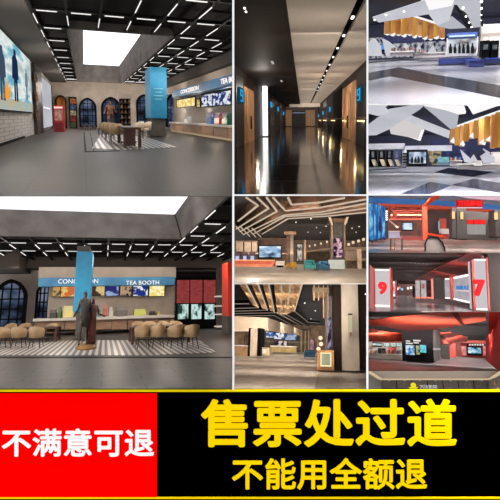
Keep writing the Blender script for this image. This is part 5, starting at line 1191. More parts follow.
t = H2.thing('display_screen', 'large black framed screen showing a group of figures in the lower white hall', 'screen', tuple(H2.at(416.5, 167, 11)))
H2.part('frame', hf(406.5, 149.6, 427, 166.2, 11, .4), m_frame_blk, t)
H2.part('picture', hf(409, 152, 425.8, 163.4, 10.95, .06), mat('group_screen', (210, 220, 232), cols=[(.35, (60, 80, 120)), (.55, (170, 190, 215)), (.65, (240, 242, 246))], scale=(1, 1, 1.2), emit=.95), t)
for u, v in ((412, 157), (415.5, 158), (418.5, 157.5), (422, 156.5)): H2.part('printed_figure', qp(H2, [(u-1.5, 163, 10.92), (u-1.3, v+2, 10.92), (u, v-1.6, 10.92), (u+1.3, v+2, 10.92), (u+1.5, 163, 10.92)], .015), lamp('print_black', (20, 20, 26), .9), t)
H2.struct('wall_mid', hf(428, 151, 441, 165, 12.6, .3), mat('lit_shelf_wall', (206, 200, 200), cols=[(.4, (60, 66, 96)), (.55, (200, 180, 120)), (.7, (226, 224, 230))], scale=(2, 1, 2), emit=.6))
H2.struct('wall_navy', hf(440, 150, 470, 160, 13.5, .3), mat('navy_dots', (34, 50, 110), cols=[(.45, (24, 34, 84)), (.62, (44, 70, 150)), (.7, (150, 180, 230))], scale=(2.4, 1, 2.4), emit=.5))
t = H2.thing('glass_case', 'pale teal glass counter case left of the white desks in the lower white hall', 'display case', tuple(H2.at(444, 166, 11.5)))
H2.part('glass_body', hf(438, 157, 449, 162, 11.5, .6), mat('pale_teal_glass', (110, 190, 205), (160, 220, 228), scale=(3, 1, 3), emit=.7), t); H2.part('base', hf(437.5, 162, 449.5, 165.2, 11.4, .8), mat('dark_teal_base', (60, 90, 110), rough=.4), t)
t = H2.thing('service_counter', 'grey counter between the teal case and the white desks of the lower white hall', 'counter', tuple(H2.at(456, 166, 11.3)))
H2.part('front', hf(450, 161, 462, 166, 11.3, .6), mat('grey_ribbed_counter', (170, 162, 164)), t); H2.part('worktop', hf(449.6, 160.2, 462.4, 161, 11.2, .7), m_stone, t)
for i in range(5): H2.one('counter_item', hf(450.5+2.2*i, 157.5+(i % 2), 452+2.2*i, 160.2, 11.3, .3), m_item[i], ORD[i]+' small goods item from the left on the grey counter, lower white hall', 'goods', 'goods on the grey counter, lower white hall')
t = H2.thing('reception_desk', 'long white reception desk on the right of the lower white hall', 'desk', tuple(H2.at(480, 170, 9.8)))
H2.part('front', hf(458, 164.8, 503, 169.3, 10, .8), mat('taupe_desk_front', (170, 158, 156), (150, 140, 140), scale=(1, 1, 1), rough=.4), t); H2.part('worktop', hf(457.5, 163.9, 503, 164.9, 9.9, 1), m_stone, t)
H2.part('white_block', hf(474.5, 160.6, 482, 166, 9.8, .5), mat('white_cube', (240, 238, 230), rough=.4), t)
pk = [((465, 162), (460.5, 149.5), (470, 158), (470, 163)), ((484, 163), (481, 156), (487, 152), (495, 157), (495, 163)), ((483.5, 148.5), (488, 153.5), (491, 153), (486, 150)), ((468, 163), (474, 154.5), (477, 160), (476, 163))]
for i, p in enumerate(pk): H2.one('angular_stand', qp(H2, [(u, v, 10.9+.15*i) for u, v in p], .3), m_wplane, ['white leaning blade rising left of the white reception desk', 'white faceted stand at the right end of the reception desk', 'small white blade tip above the right faceted stand', 'low white peak behind the white block of the reception desk'][i], 'display stand', 'white angular stands of the lower white hall')
H2.struct('wall_right', hf(492, 152, 503, 164, 12, .3), mat('cream_bay', (234, 224, 214)))
H2.rig(4, 19, 6, -12, 9, 4.6, 7.0, c=(250, 250, 255))
# ================================================================== right: mall front of the cinema, red and blue
m_stonef = mat('grey_stone_floor', (190, 180, 178), (170, 162, 162), scale=(1.2, .8, 1), rough=.25)
m_orange = mat('orange_red_steel', (212, 74, 36), (196, 62, 30), scale=(1, 1, 1), rough=.45)
m_redc = mat('red_timber_ceiling', (180, 60, 40), (150, 46, 34), tex='noise', scale=(.6, 2.5, 1), rough=.5)
m_grec = mat('charcoal_stone', (54, 50, 52), (42, 39, 41), scale=(1.5, 1.5, 1.5), rough=.5)
m_redn = lamp('red_neon', (255, 26, 26), 1.2)
m_wstrip = lamp('white_light_strip', (255, 248, 242), 1.6)
J = Room((368.4, 195.6, 500, 252.8), (404, 231), 85, 1.6, 5.2, half=.5, clip='LTB'); J.gain = 1
def jf(u0, v0, u1, v1, Y, dy=.3): return J.fb(u0, v0, u1, v1, Y, dy)
J.struct('floor', MB().box(-34, 50, 4, 41, -1.7, -1.6), m_stonef)
J.struct('wall_back', MB().box(-34, 50, 40, 40.4, -1.6, 12), mat('dark_far_wall', (70, 50, 50), (96, 46, 40), scale=(.4, 1, .4), rough=.8))
J.struct('ceiling', MB().box(-34, 50, 13, 41, 4.3, 4.5), mat('red_far_ceiling', (176, 62, 42), (120, 40, 34), scale=(.5, 1.2, 1), rough=.6))
# fascia
t = J.thing('fascia', 'navy and bright blue fascia running over the red cinema front', 'fascia', tuple(J.at(434, 210, 11.5)))
J.part('navy_band', qp(J, [(364, 193, 11.8), (504, 193, 11.8), (504, 205.8, 11.8), (432, 200.4, 11.8), (364, 197.5, 11.8)], .5), mat('navy_fascia', (26, 40, 76), (20, 30, 60), rough=.5), t)
J.part('blue_band', qp(J, [(364, 197.2, 11.7), (432, 200, 11.7), (504, 205.5, 11.7), (504, 210.4, 11.7), (434, 205.2, 11.7), (364, 203, 11.7)], .3), mat('bright_blue_band', (46, 104, 176), (70, 130, 200), scale=(.4, .4, 1.5), emit=.7), t)
J.part('red_edge', qp(J, [(364, 203, 11.65), (434, 205.2, 11.65), (504, 210.4, 11.65), (504, 212.6, 11.65), (434, 207.4, 11.65), (364, 204.6, 11.65)], .4), mat('coral_edge', (212, 84, 58), emit=.7), t)
J.part('grey_upper', qp(J, [(446, 194, 11.6), (504, 194, 11.6), (504, 201, 11.6), (470, 198.5, 11.6)], .1), mat('mauve_band', (150, 130, 150), rough=.6), t)
t = J.thing('shop_sign', 'bright red glowing name sign on the navy fascia', 'sign', tuple(J.at(469, 206, 11.3)))
J.part('plate', jf(456.5, 199.8, 483, 207, 11.4, .15), mat('red_sign_plate', (200, 16, 26), emit=.8), t)
o = J.at(458, 205.8, 11.35); p = J.at(482, 205.8, 11.35); q = J.at(458, 200.8, 11.35)
J.part('lettering', text_mb('万达影城', o, (p.x-o.x, 0, 0), (0, 0, q.z-o.z), (0, -.05, 0), .03), m_redn, t)
J.part('white_line', jf(457, 207.2, 482.5, 208, 11.3, .1), lamp('pale_line', (235, 215, 225), .9), t)
# left blue lit poster strips
for i, (a, c) in enumerate(((369, 373), (374, 377.3), (378.2, 381.2), (382, 384.8))):
    t = J.thing('poster_case', ['leftmost', 'second', 'third', 'rightmost'][i]+' tall blue lit poster strip at the left of the cinema front', 'poster case', tuple(J.at((a+c)/2, 241, 9+i)), 'tall blue lit poster strips')
    J.part('frame', jf(a-.5, 202.5+i, c+.5, 242-i*.8, 9.05+i, .2), mat('navy_case', (16, 26, 60), rough=.4), t)
    J.part('artwork', jf(a, 203.5+i, c, 240-i*.8, 9+i, .05), mat('blue_strip_art', (30, 110, 190), cols=[(.35, (10, 40, 110)), (.5, (30, 130, 210)), (.66, (150, 220, 245))], scale=(1.6, 1, .7), emit=.95), t)
t = J.thing('light_column', 'thin column of small white lights right of the blue poster strips', 'lamp', tuple(J.at(386, 240, 13)))
J.part('post', jf(385, 208, 388.2, 239, 13.2, .3), mat('navy_case', (16, 26, 60)), t)
for k in range(5): J.part('light', jf(385.4, 210.5+k*2.1, 387.6, 211.9+k*2.1, 13.1, .08), m_wstrip, t)
# interior glimpsed left of the orange portal
J.struct('wall_inner', jf(388, 220, 424, 236, 30, .3), mat('dark_inner', (74, 52, 52), (110, 60, 50), scale=(.5, 1, .5), rough=.7))
t = J.thing('display_screen', 'bright screen with a pale blue and white picture deep inside the red entrance', 'screen', tuple(J.at(407, 231, 24)))
J.part('frame', jf(401.5, 222, 413, 231, 24.1, .2), m_frame_blk, t); J.part('picture', jf(402.5, 223, 412.2, 229.6, 24, .1), mat('pale_picture', (225, 240, 248), cols=[(.4, (60, 130, 180)), (.55, (220, 236, 245))], scale=(.5, 1, .6), emit=1), t)
for i in range(7):
    v = 205.5+i*2.2; J.one('ceiling_beam', jf(392-i*.3+(i % 2)*3, v, 423, v+1.1, 14+i*2, .3), m_redc if i % 2 else m_orange, 'orange-red ceiling beam %s below the blue fascia, inside the red entrance' % ['first', 'second', 'third', 'fourth', 'fifth', 'sixth', 'seventh'][i], 'beam', 'orange-red ceiling beams in the entrance')
t = J.thing('brace', 'pale and red crossed braces left of the deep screen in the red entrance', 'brace', tuple(J.at(394, 230, 16)))
J.part('pale_brace', qp(J, [(386.5, 219, 16), (388, 218.4, 16), (398.5, 227, 16), (397.5, 228.4, 16)], .2), mat('pale_brace', (206, 176, 160), rough=.5), t)
J.part('red_brace', qp(J, [(389, 206.5, 16), (390.5, 206, 16), (396.5, 219, 16), (395, 219.5, 16)], .2), m_orange, t)
J.part('red_brace', qp(J, [(390, 216, 15.9), (397, 213.5, 15.9), (397.5, 215, 15.9), (391, 217.8, 15.9)], .2), m_orange, t)
t = J.thing('counter', 'pale blue-violet low counter left of the deep screen', 'counter', tuple(J.at(392, 239, 15)))
J.part('front', jf(385.5, 231.5, 399.5, 237.8, 15, .6), mat('pale_violet_counter', (150, 160, 200), (170, 176, 208), scale=(1, 1, 1), rough=.4), t); J.part('worktop', jf(385, 230.8, 400, 231.6, 14.9, .8), m_stone, t)
J.one('door_mat', MB().prism([J.fl(*q)+Vector((0, 0, .004)) for q in ((402, 236.5), (424, 236.5), (424, 240), (400, 240))], (0, 0, .01)), mat('red_mat', (150, 58, 56), rough=.8), 'dull red mat on the floor inside the red entrance', 'mat')
# orange portal
t = J.thing('portal_frame', 'bright orange-red portal post with slanting beam in the middle of the cinema front', 'portal', tuple(J.fl(425, 240)))
J.part('post', jf(422.6, 205, 427.4, 240.2, 11.2, .5), m_orange, t)
J.part('slanted_beam', qp(J, [(423, 206, 11), (427, 206, 11), (446, 193, 10), (437, 193, 10)], .4), m_orange, t)
J.part('lower_rail', qp(J, [(427.2, 232.5, 11.1), (446, 236, 10.8), (446, 238, 10.8), (427.2, 235, 11.1)], .3), m_orange, t)
t = J.thing('person', 'dark dressed person standing inside the entrance left of the orange portal post', 'person', tuple(J.fl(418.5, 237.5)))
vs, fs = standing_figure(.08, .04); pp_ = J.fl(418.5, 237.5)
J.part('body', MB().add([(pp_.x+v.x, pp_.y+v.y, pp_.z+v.z) for v in vs], fs), mat('dark_coat_2', (44, 46, 52), rough=.7), t, smooth=True)
J.part('hair', MB().ball((pp_.x, pp_.y+.02, pp_.z+1.7), .1, 10, (1, 1, 1.1)), m_frame_blk, t, smooth=True)
# right bay
J.struct('wall_inner', jf(427, 208, 453, 238, 19, .3), mat('charcoal_red_inner', (60, 54, 58), (84, 50, 50), scale=(.7, 1, .7), rough=.7))
t = J.thing('red_panel', 'red wall panel inside the right bay behind the white counter', 'panel', tuple(J.at(443, 232, 18)))
J.part('panel', jf(439.5, 218.5, 446.5, 232, 18.5, .2), mat('brick_red', (176, 60, 40), (150, 46, 34), rough=.6), t); J.part('edge_light', jf(438.6, 221, 439.5, 230, 18.4, .2), lamp('cyan_edge', (120, 200, 210), .9), t)
t = J.thing('counter', 'white counter with a red lower half beside the dark column pair', 'counter', tuple(J.fl(447, 238.5)))
J.part('white_block', jf(441, 228.7, 452.5, 234, 13, .7), mat('white_block', (225, 222, 226), rough=.4), t); J.part('red_front', jf(440.5, 234, 449, 238.5, 13.1, .6), mat('red_front', (170, 44, 44), rough=.5), t); J.part('white_side', jf(449, 234, 452.5, 238.5, 13.1, .6), mat('white_block', (225, 222, 226)), t)
for i, (u0, u1, v1) in enumerate(((452.3, 456.4, 239), (457, 467, 240), (495.5, 504, 238))):
    t = J.thing('column', ['narrow charcoal stone column right of the white counter', 'broad charcoal stone column between the two wall lights', 'charcoal column at the right frame edge of the cinema front'][i], 'column', tuple(J.fl((u0+u1)/2, v1)))
    J.part('shaft', jf(u0, 207.6+i, u1, v1, 10.8, .8), m_grec, t); J.part('plinth', jf(u0-.2, v1-1, u1+.2, v1, 10.7, .9), m_frame_blk, t)
for i, u in enumerate((453.8, 462.4, 497)):
    t = J.thing('wall_sconce', ['left', 'middle', 'right'][i]+' upright amber wall light on the charcoal columns of the cinema front', 'wall lamp', tuple(J.at(u, 219, 10.6)), 'amber wall lights of the cinema front')
    J.part('glass', jf(u-.9, 211.5+i*.4, u+.9, 218.8+i*.4, 10.5, .2), mat('amber_glow', (255, 205, 140), emit=1.3), t); J.part('holder', jf(u-.6, 218.8+i*.4, u+.6, 220+i*.4, 10.5, .2), m_frame_blk, t)
J.struct('wall_shop', jf(466, 208, 497, 240, 14, .3), mat('charcoal_shop', (64, 60, 62), (50, 47, 50), scale=(1, 1, 1), rough=.6))
t = J.thing('shop_sign', 'smaller red glowing sign above the glass doors on the right of the cinema front', 'sign', tuple(J.at(476, 224, 13.7)))
J.part('plate', jf(467, 219.6, 485.6, 224.2, 13.7, .1), mat('red_sign_plate', (200, 16, 26)), t); o = J.at(468, 223.6, 13.66); p = J.at(485, 223.6, 13.66); q = J.at(468, 220.1, 13.66)
J.part('lettering', text_mb('IMAX', o, (p.x-o.x, 0, 0), (0, 0, q.z-o.z), (0, -.05, 0), .03), m_redn, t) if 0 else J.part('lit_blocks', MB().box(o.x, o.x+(p.x-o.x)*.28, 13.6, 13.66, o.z, q.z).box(o.x+(p.x-o.x)*.36, o.x+(p.x-o.x)*.6, 13.6, 13.66, o.z, q.z).box(o.x+(p.x-o.x)*.68, p.x, 13.6, 13.66, o.z, q.z), m_redn, t)
t = J.thing('sliding_entrance', 'wide frosted glass doors with vertical lines under the smaller red sign', 'door', tuple(J.at(476, 239, 13.6)))
J.part('leaf', jf(467, 224.3, 476, 234.5, 13.6, .1), mat('frosted_glass', (190, 184, 178), (150, 144, 142), tex='stripe', scale=(7, 0, 0), emit=.8), t); J.part('leaf', jf(476.4, 224.3, 485.6, 234.5, 13.6, .1), mat('frosted_glass', (190, 184, 178)), t); J.part('lower_panel', jf(467, 234.5, 485.6, 238.5, 13.6, .1), mat('dark_lower', (62, 54, 54), rough=.5), t)
t = J.thing('lit_cube', 'small dark red lit cube sign right of the frosted doors', 'sign', tuple(J.at(491, 225, 13.7)))
J.part('face', jf(489.6, 219.8, 493.2, 224.2, 13.7, .1), mat('crimson_face', (190, 30, 50), emit=.9), t); J.part('case', jf(489.2, 219.4, 493.6, 224.6, 13.8, .15), m_frame_blk, t)
# escalator glass and posts in front
t = J.thing('glass_balustrade', 'rounded glass balustrade with a black handrail on the floor before the orange portal', 'balustrade', tuple(J.fl(434, 252)))
hp = [(425.5, 256), (425.2, 244), (427, 239), (431, 237.2), (438, 238), (442, 242), (444.5, 248), (445.5, 256)]
J.part('handrail', MB().tube([J.at(u, v, 7.2) for u, v in hp], .06, 6), m_frame_blk, t)
J.part('glass', qp(J, [(u, v, 7.25) for u, v in hp], .03), mat('clouded_glass', (176, 168, 166), rough=.2), t)
for i, (u, w) in enumerate(((390.5, 1.8), (394.6, .8), (402, 1.8))):
    t = J.thing('bollard_post', ['left', 'thin middle', 'right'][i]+' dark barrier post on the stone floor of the cinema front', 'post', tuple(J.fl(u, 250)), 'dark barrier posts')
    J.part('post', J.fb(u-w/2, 238.5, u+w/2, 251.5, 7.4, .15), mat('dark_steel_post', (60, 52, 54), rough=.4), t); J.part('foot', J.fb(u-w/2-.4, 251.5, u+w/2+.4, 252.2, 7.35, .3), m_frame_blk, t)
J.rig(5, 36, 12, -6, 16, 3.9, 5.5); J.rig(8, 32, 7, -5, 12, .6, .6, -1)

# ------------------------------------------------------------------ numbered hall
K = Room((368.4, 253.2, 500, 311.4), (412, 291), 85, 1.6, 5.4, half=.5, clip='LTB'); K.gain = 1
def kf(u0, v0, u1, v1, Y, dy=.3): return K.fb(u0, v0, u1, v1, Y, dy)
K.struct('floor', MB().box(-40, 46, 4, 45, -1.7, -1.6), mat('cool_grey_floor', (160, 154, 162), (140, 134, 144), scale=(1, .6, 1), rough=.2))
K.struct('ceiling', MB().box(-40, 46, 4, 45, 4.6, 4.7), mat('maroon_black_ceiling', (36, 25, 27), (30, 21, 23), rough=.8))
K.struct('wall_back', MB().box(-40, 50, 44, 44.4, -1.6, 4.7), mat('maroon_far', (60, 30, 34), rough=.8))
K.struct('ceiling_red', MB().prism([K.at(415, 280.5, 28), K.at(450, 262, 11), K.at(470, 253, 8.6), K.at(504, 248, 7.5), K.at(504, 262, 9), K.at(474, 273, 13), K.at(432, 282, 24)], (0, 0, .12)), mat('red_timber_slats', (146, 40, 30), (112, 28, 24), tex='noise', scale=(.5, 3, 1), rough=.5))
def numbox(u0, u1, vt, vb, Y, num, nb, m_num, lb, u_side=None, dy=.8):
    t = K.thing('number_pillar', lb, 'sign pillar', tuple(K.at((u0+u1)/2, vb, Y)))
    K.part('face', kf(u0, vt, u1, vb, Y, dy), mat('ribbed_silver', (216, 208, 210), (186, 180, 184), tex='stripe', scale=(10, 0, 0), emit=1.0), t)
    K.part('top_light', kf(u0, vt, u1, vt+1.6, Y-.06, .08), m_wstrip, t); K.part('bottom_light', kf(u0, vb-2, u1, vb-.4, Y-.06, .08), m_wstrip, t)
    K.part('red_edge', kf(u1, vt-1.5, u1+1.5, vb+.3, Y-.1, dy), mat('deep_red_edge', (176, 36, 34), rough=.4), t)
    o = K.at(nb[0], nb[3], Y-.2); p = K.at(nb[2], nb[3], Y-.2); q = K.at(nb[0], nb[1], Y-.2)
    K.part('numeral', text_mb(num, o, (p.x-o.x, 0, 0), (0, 0, q.z-o.z), (0, -.2, 0), .06), m_num, t)
    return t
m_num = lamp('glowing_red_numeral', (255, 42, 52), 1.0)
t = numbox(375, 389.8, 269, 307, 9, '9', (378.3, 281.5, 387, 294.2), m_num, 'silver lit pillar with a big red numeral 9 at the left of the numbered hall')
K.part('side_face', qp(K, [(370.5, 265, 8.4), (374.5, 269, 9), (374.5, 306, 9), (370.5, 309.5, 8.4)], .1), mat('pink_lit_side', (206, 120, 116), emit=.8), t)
K.part('red_corner', kf(372.8, 268, 375, 308, 8.9, .2), mat('deep_red_edge', (176, 36, 34)), t)
numbox(391.2, 395, 281.5, 296.5, 17, '8', (391.9, 286.5, 394.2, 291.5), m_num, 'small distant pink pillar with a red numeral behind the numeral 9 pillar')
t = numbox(475, 487.5, 259, 310.5, 7.6, '7', (474.2, 279.5, 485, 296), m_num, 'tall silver lit pillar with a big red numeral 7 in the numbered hall')
K.part('red_corner', kf(472.6, 260, 475, 311, 7.5, .2), mat('deep_red_edge', (176, 36, 34)), t)
K.struct('wall_dark', kf(489, 250, 504, 312, 7.7, .8), mat('maroon_wall', (46, 32, 34), (38, 27, 30), rough=.6))
# middle lit screens and far lights
for i, (a, c) in enumerate(((415.5, 420), (421, 426.3), (427.2, 431.5))):
    t = K.thing('glass_screen', ['left', 'middle', 'right'][i]+' one of three pale glass screens with red shapes in the numbered hall', 'glass screen', tuple(K.at((a+c)/2, 298.5, 13.5)), 'three pale glass screens of the numbered hall')
    K.part('pane', kf(a, 280.5, c, 298, 13.5, .15), mat('pale_pink_glass', (214, 200, 198), cols=[(.45, (206, 196, 196)), (.6, (170, 160, 160)), (.68, (206, 60, 54))], scale=(2, 1, 1.2), emit=.85) if i < 2 else mat('dark_red_pane', (110, 50, 50), (60, 30, 34), scale=(2, 1, 2), emit=.6), t)
    K.part('bottom_light', kf(a, 297, c, 298.5, 13.4, .1), lamp('coral_light', (255, 130, 110), 1.2), t)
K.struct('wall_corner', kf(431.6, 279, 433.4, 299, 13.3, .3), lamp('pink_edge_light', (250, 150, 140), 1.1))
K.struct('wall_dark', kf(433.5, 278, 444.5, 299, 13.6, .3), mat('black_wall', (34, 26, 28), rough=.5))
for i, (u, v, c) in enumerate(((397.5, 288.5, (255, 235, 230)), (402, 289, (120, 190, 230)), (408, 288, (255, 240, 225)), (411, 287.5, (255, 245, 240)), (399.5, 287.5, (230, 120, 100)))):
    t = K.thing('lit_sign', ['white lit sign at the left of the far end of the numbered hall', 'blue-white lit sign at the far end of the numbered hall', 'small white lit sign right of the blue-white one', 'white lit sign farthest right at the far end', 'coral lit sign between the left far signs'][i], 'sign', tuple(K.at(u, v+2, 30)))
    K.part('face', kf(u-1.1, v-1.1, u+1.1, v+1.5, 30, .1), lamp('far_sign_%d' % i, c, 1.2), t); K.part('case', kf(u-1.4, v-1.4, u+1.4, v+1.8, 30.1, .2), m_frame_blk, t)
K.struct('wall_far', kf(395, 284, 416, 295.6, 32, .3), mat('far_dark_red', (56, 36, 40), (90, 40, 44), scale=(.5, 1, .5)))
K.struct('wall_pier', kf(412.5, 286, 414.8, 297.5, 16, .3), m_frame_blk)
# right silver wall with blue text
t = K.thing('wall_display', 'silver wall panel with a row of blue characters left of the numeral 7 pillar', 'wall panel', tuple(K.at(463, 302, 10)))
K.part('panel', qp(K, [(453.5, 277.5, 11.6), (472.5, 273.5, 9), (472.5, 304, 9), (453.5, 299.3, 11.6)], .2), mat('ribbed_silver_2', (190, 184, 190), (168, 162, 168), scale=(1, 1, 1), emit=.9), t)
K.part('top_light', qp(K, [(453.5, 277, 11.4), (472.5, 273, 8.8), (472.5, 275, 8.8), (453.5, 278.8, 11.4)], .1), m_wstrip, t)
K.part('bottom_light', qp(K, [(453.5, 298, 11.4), (472.5, 302.2, 8.8), (472.5, 304, 8.8), (453.5, 299.6, 11.4)], .1), m_wstrip, t)
a, b = K.at(456, 289.3, 11), K.at(472, 289.8, 8.7)
K.part('lettering', text_mb('售票大厅', a, b-a, (0, 0, K.at(456, 285.6, 11).z-a.z), (0, -.06, 0), .05), lamp('blue_characters', (50, 130, 200), 1.0), t)
K.part('white_line', qp(K, [(456, 290, 11), (472, 290.6, 8.7), (472, 292, 8.7), (456, 291, 11)], .05), lamp('pale_line', (235, 215, 225), .9), t)
t = K.thing('wall_display', 'narrow silver lit panel between the black wall and the panel with blue characters', 'wall panel', tuple(K.at(448, 299, 12)))
K.part('panel', kf(445.3, 279, 451, 298.5, 12, .2), mat('ribbed_silver_2', (168, 162, 168)), t); K.part('top_light', kf(445.3, 278.3, 451, 279.6, 11.9, .1), m_wstrip, t); K.part('bottom_light', kf(445.3, 297.4, 451, 298.6, 11.9, .1), m_wstrip, t)
K.struct('wall_pier', kf(451, 276, 453.6, 300, 11.5, .4), mat('deep_red_edge', (176, 36, 34)))
for i, u in enumerate((411, 415, 419, 423, 427)):
    p = K.pz(u, 262.5+i*.4, 4.55); K.one('downlight', MB().lathe((p.x, p.y, 4.5), [(.07, 0), (.07, .08)], 10), lamp('tiny_dim', (190, 170, 165), .9), ['leftmost', 'second', 'third', 'fourth', 'rightmost'][i]+' of five tiny downlights on the maroon-black ceiling', 'ceiling light', 'tiny downlights of the numbered hall')
K.rig(5, 40, 12, -6, 10, 3.9, 5.0); K.rig(6, 30, 6, 0, 10, .6, 1.8, -1)

# ------------------------------------------------------------------ red ceiling hall with the black box
L_ = Room((368.4, 311.8, 500, 370.8), (452, 352), 85, 1.6, 5.2, half=.5, clip='LTB'); L_.gain = 1
def lf_(u0, v0, u1, v1, Y, dy=.3): return L_.fb(u0, v0, u1, v1, Y, dy)
L_.struct('floor', MB().box(-56, 34, 4, 40, -1.7, -1.6), mat('lilac_grey_floor', (178, 172, 180), (160, 154, 162), scale=(1, .7, 1), rough=.4))
L_.struct('floor_border', MB().prism([L_.fl(*q) for q in ((366, 369), (504, 369), (504, 374), (366, 374))], (0, 0, .008)), mat('brown_border', (112, 92, 78), rough=.3))
L_.struct('ceiling', MB().box(-56, 34, 4, 40, 4.9, 5.0), mat('slate_black_ceiling', (42, 42, 46), (34, 34, 38), rough=.8))
L_.struct('wall_back', MB().box(-56, 34, 36, 36.3, -1.6, 5), mat('dark_red_back', (96, 42, 40), (70, 34, 34), scale=(.5, 1, .5)))
m_redw = mat('vermilion_timber', (214, 82, 58), (188, 64, 46), scale=(.35, 2.4, 1), rough=.45)
def rp(pts, lb, m=m_redw):
    return L_.one('timber_ceiling_plane', qp(L_, pts, .15), m, lb, 'ceiling panel', 'vermilion timber ceiling planes')
rp([(362, 321, 9.5), (420, 314, 8), (486, 309, 7), (486, 320.5, 8.6), (436, 330, 10), (408, 331.5, 10.3), (384, 326.5, 9.6), (362, 324.5, 9.8)], 'large vermilion timber ceiling plane crossing the top of the black box hall')
rp([(362, 329.5, 11.2), (372, 330, 11.2), (388, 333, 12), (402, 334, 12.6), (402, 341.5, 13), (362, 341.5, 13)], 'lower vermilion ceiling plane left of the black box')
rp([(440, 333.5, 13), (451, 333, 13), (468, 338, 17), (467, 342, 18), (458, 341, 18), (450, 345, 17), (446, 340, 15)], 'small folded vermilion plane right of the black box')
rp([(488.5, 310, 7), (504, 310, 7), (504, 320, 7.3), (492, 330, 8), (489.5, 345, 9)], 'dark red slanting plane in the top right corner of the black box hall', mat('dark_red_plane', (176, 44, 36), rough=.5))
for k in range(3):
    L_.one('recessed_slot', qp(L_, [(451+k*2.2, 311.8, 6.8), (452+k*2.2, 311.8, 6.8), (461.5+k*1.4, 324.5, 8.6), (460.6+k*1.4, 324.6, 8.6)], .03), m_frame_blk, ['left', 'middle', 'right'][k]+' of three thin black slots in the large vermilion ceiling plane', 'slot', 'thin black slots in the vermilion ceiling')
# black box
t = L_.thing('feature_box', 'big black box pillar carrying posters and white lettering under the vermilion ceiling', 'pillar', tuple(L_.fl(418, 361.5)))
Yb2 = 12
L_.part('front_face', lf_(402, 328.8, 433.2, 361.6, Yb2, 2.5), mat('black_box_face', (20, 18, 21), (15, 13, 16), scale=(1, 1, 1), rough=.8, spec=.05), t)
L_.part('right_face', qp(L_, [(433.3, 328, Yb2), (440.5, 331.5, 14), (440.5, 360, 14), (433.3, 361.6, Yb2)], .2), mat('grey_side_face', (92, 84, 86), (76, 70, 74), scale=(1, 1, 1), rough=.4), t)
L_.part('light_line', qp(L_, [(433.4, 348.6, Yb2-.05), (440.4, 348.6, 13.9), (440.4, 349.6, 13.9), (433.4, 349.6, Yb2-.05)], .05), lamp('pale_line', (235, 215, 225), .9), t)
for a, b, c, d in ((405.8, 340.4, 410, 341.6), (405.8, 342.6, 412.5, 344), (413.2, 339.8, 420.5, 341.4), (413.6, 342.2, 418.8, 343.4)): L_.part('lettering', lf_(a, b, c, d, Yb2-.05, .04), lamp('white_marks', (225, 220, 215), 1), t)
for i, (a, c, b, d, c1, c2, lb) in enumerate(((405.7, 414.4, 345.2, 354.8, (60, 130, 190), (220, 235, 245), 'left blue and white film poster on the black box'), (416, 419.6, 345.6, 354.4, (196, 190, 120), (50, 50, 60), 'narrow yellow film poster in the middle on the black box'), (420, 426, 345, 352.6, (40, 170, 205), (120, 220, 235), 'bright cyan film poster on the right of the black box'))):
    tt = L_.thing('poster', lb, 'poster', tuple(L_.at((a+c)/2, d, Yb2-.1)))
    L_.part('frame', lf_(a-.3, b-.3, c+.3, d+.3, Yb2-.06, .04), m_frame_blk, tt); L_.part('artwork', lf_(a, b, c, d, Yb2-.1, .04), mat('box_poster_%d' % i, c1, c2, scale=(1.4, 1, 1.4), emit=.95, lo=.45, hi=.57), tt)
# left shops
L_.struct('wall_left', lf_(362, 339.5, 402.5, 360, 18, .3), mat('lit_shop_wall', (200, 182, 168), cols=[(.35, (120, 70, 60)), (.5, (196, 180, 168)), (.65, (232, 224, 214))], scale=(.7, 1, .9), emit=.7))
t = L_.thing('shop_sign', 'red fascia with small white lettering above the left shops', 'sign', tuple(L_.at(380, 343, 17)))
L_.part('fascia', lf_(362, 336.5, 402, 342.2, 17.5, .3), mat('brick_red_fascia', (186, 62, 48), rough=.5), t)
for a, c in ((369, 374.5), (377, 382), (384, 394)): L_.part('lettering', lf_(a, 339.4, c, 340.8, 17.4, .05), lamp('white_marks', (225, 220, 215), 1), t)
for i, (a, c) in enumerate(((372.5, 381.5), (383.8, 389), (390.6, 395.2), (396.6, 401.5))):
    t = L_.thing('menu_board', ['leftmost', 'second', 'third', 'rightmost'][i]+' pale lit menu board over the left shop counter', 'menu board', tuple(L_.at((a+c)/2, 347, 16.8)), 'pale menu boards over the left shop counter')
    L_.part('screen', lf_(a, 342.8 if i else 343.4, c, 346.4 if i else 345.4, 16.8, .1), mat('pale_menu', (236, 236, 232), (150, 190, 180), scale=(2, 1, 2), emit=.95), t); L_.part('frame', lf_(a-.3, 342.4, c+.3, 346.8, 16.95, .1), m_frame_blk, t)
t = L_.thing('shop_counter', 'long pale counter with a blue base line in front of the left shops', 'counter', tuple(L_.at(384, 362, 14)))
L_.part('front', lf_(366, 354.5, 401.5, 359.6, 14.6, .6), mat('pale_shop_counter', (216, 204, 196), rough=.4), t); L_.part('base_line', lf_(366, 359.6, 401.5, 361, 14.5, .7), mat('blue_base_line', (96, 126, 176), emit=.6), t); L_.part('worktop', lf_(366, 353.8, 401.5, 354.6, 14.5, .8), m_stone, t)
for i, (u, c) in enumerate(((370, 0), (374.5, 2), (379.5, 1), (383, 3), (387.5, 0), (392, 3), (396.5, 4), (399.5, 2))):
    L_.one('counter_item', lf_(u, 350.6-(i % 3)*.7, u+1.8, 353.8, 14.7, .3), m_item[c], ORD[i]+' small goods item from the left on the pale counter of the left shops', 'goods', 'goods on the pale counter')
t = L_.thing('shop_box', 'dark red shop block between the menu boards and the black box', 'kiosk', tuple(L_.at(391, 354, 16)))
L_.part('block', lf_(388.5, 347.6, 395, 353.6, 16.4, .4), mat('crimson_block', (166, 40, 44), rough=.5), t); L_.part('dark_bay', lf_(378, 348.2, 384, 353.6, 16.4, .4), m_frame_blk, t)
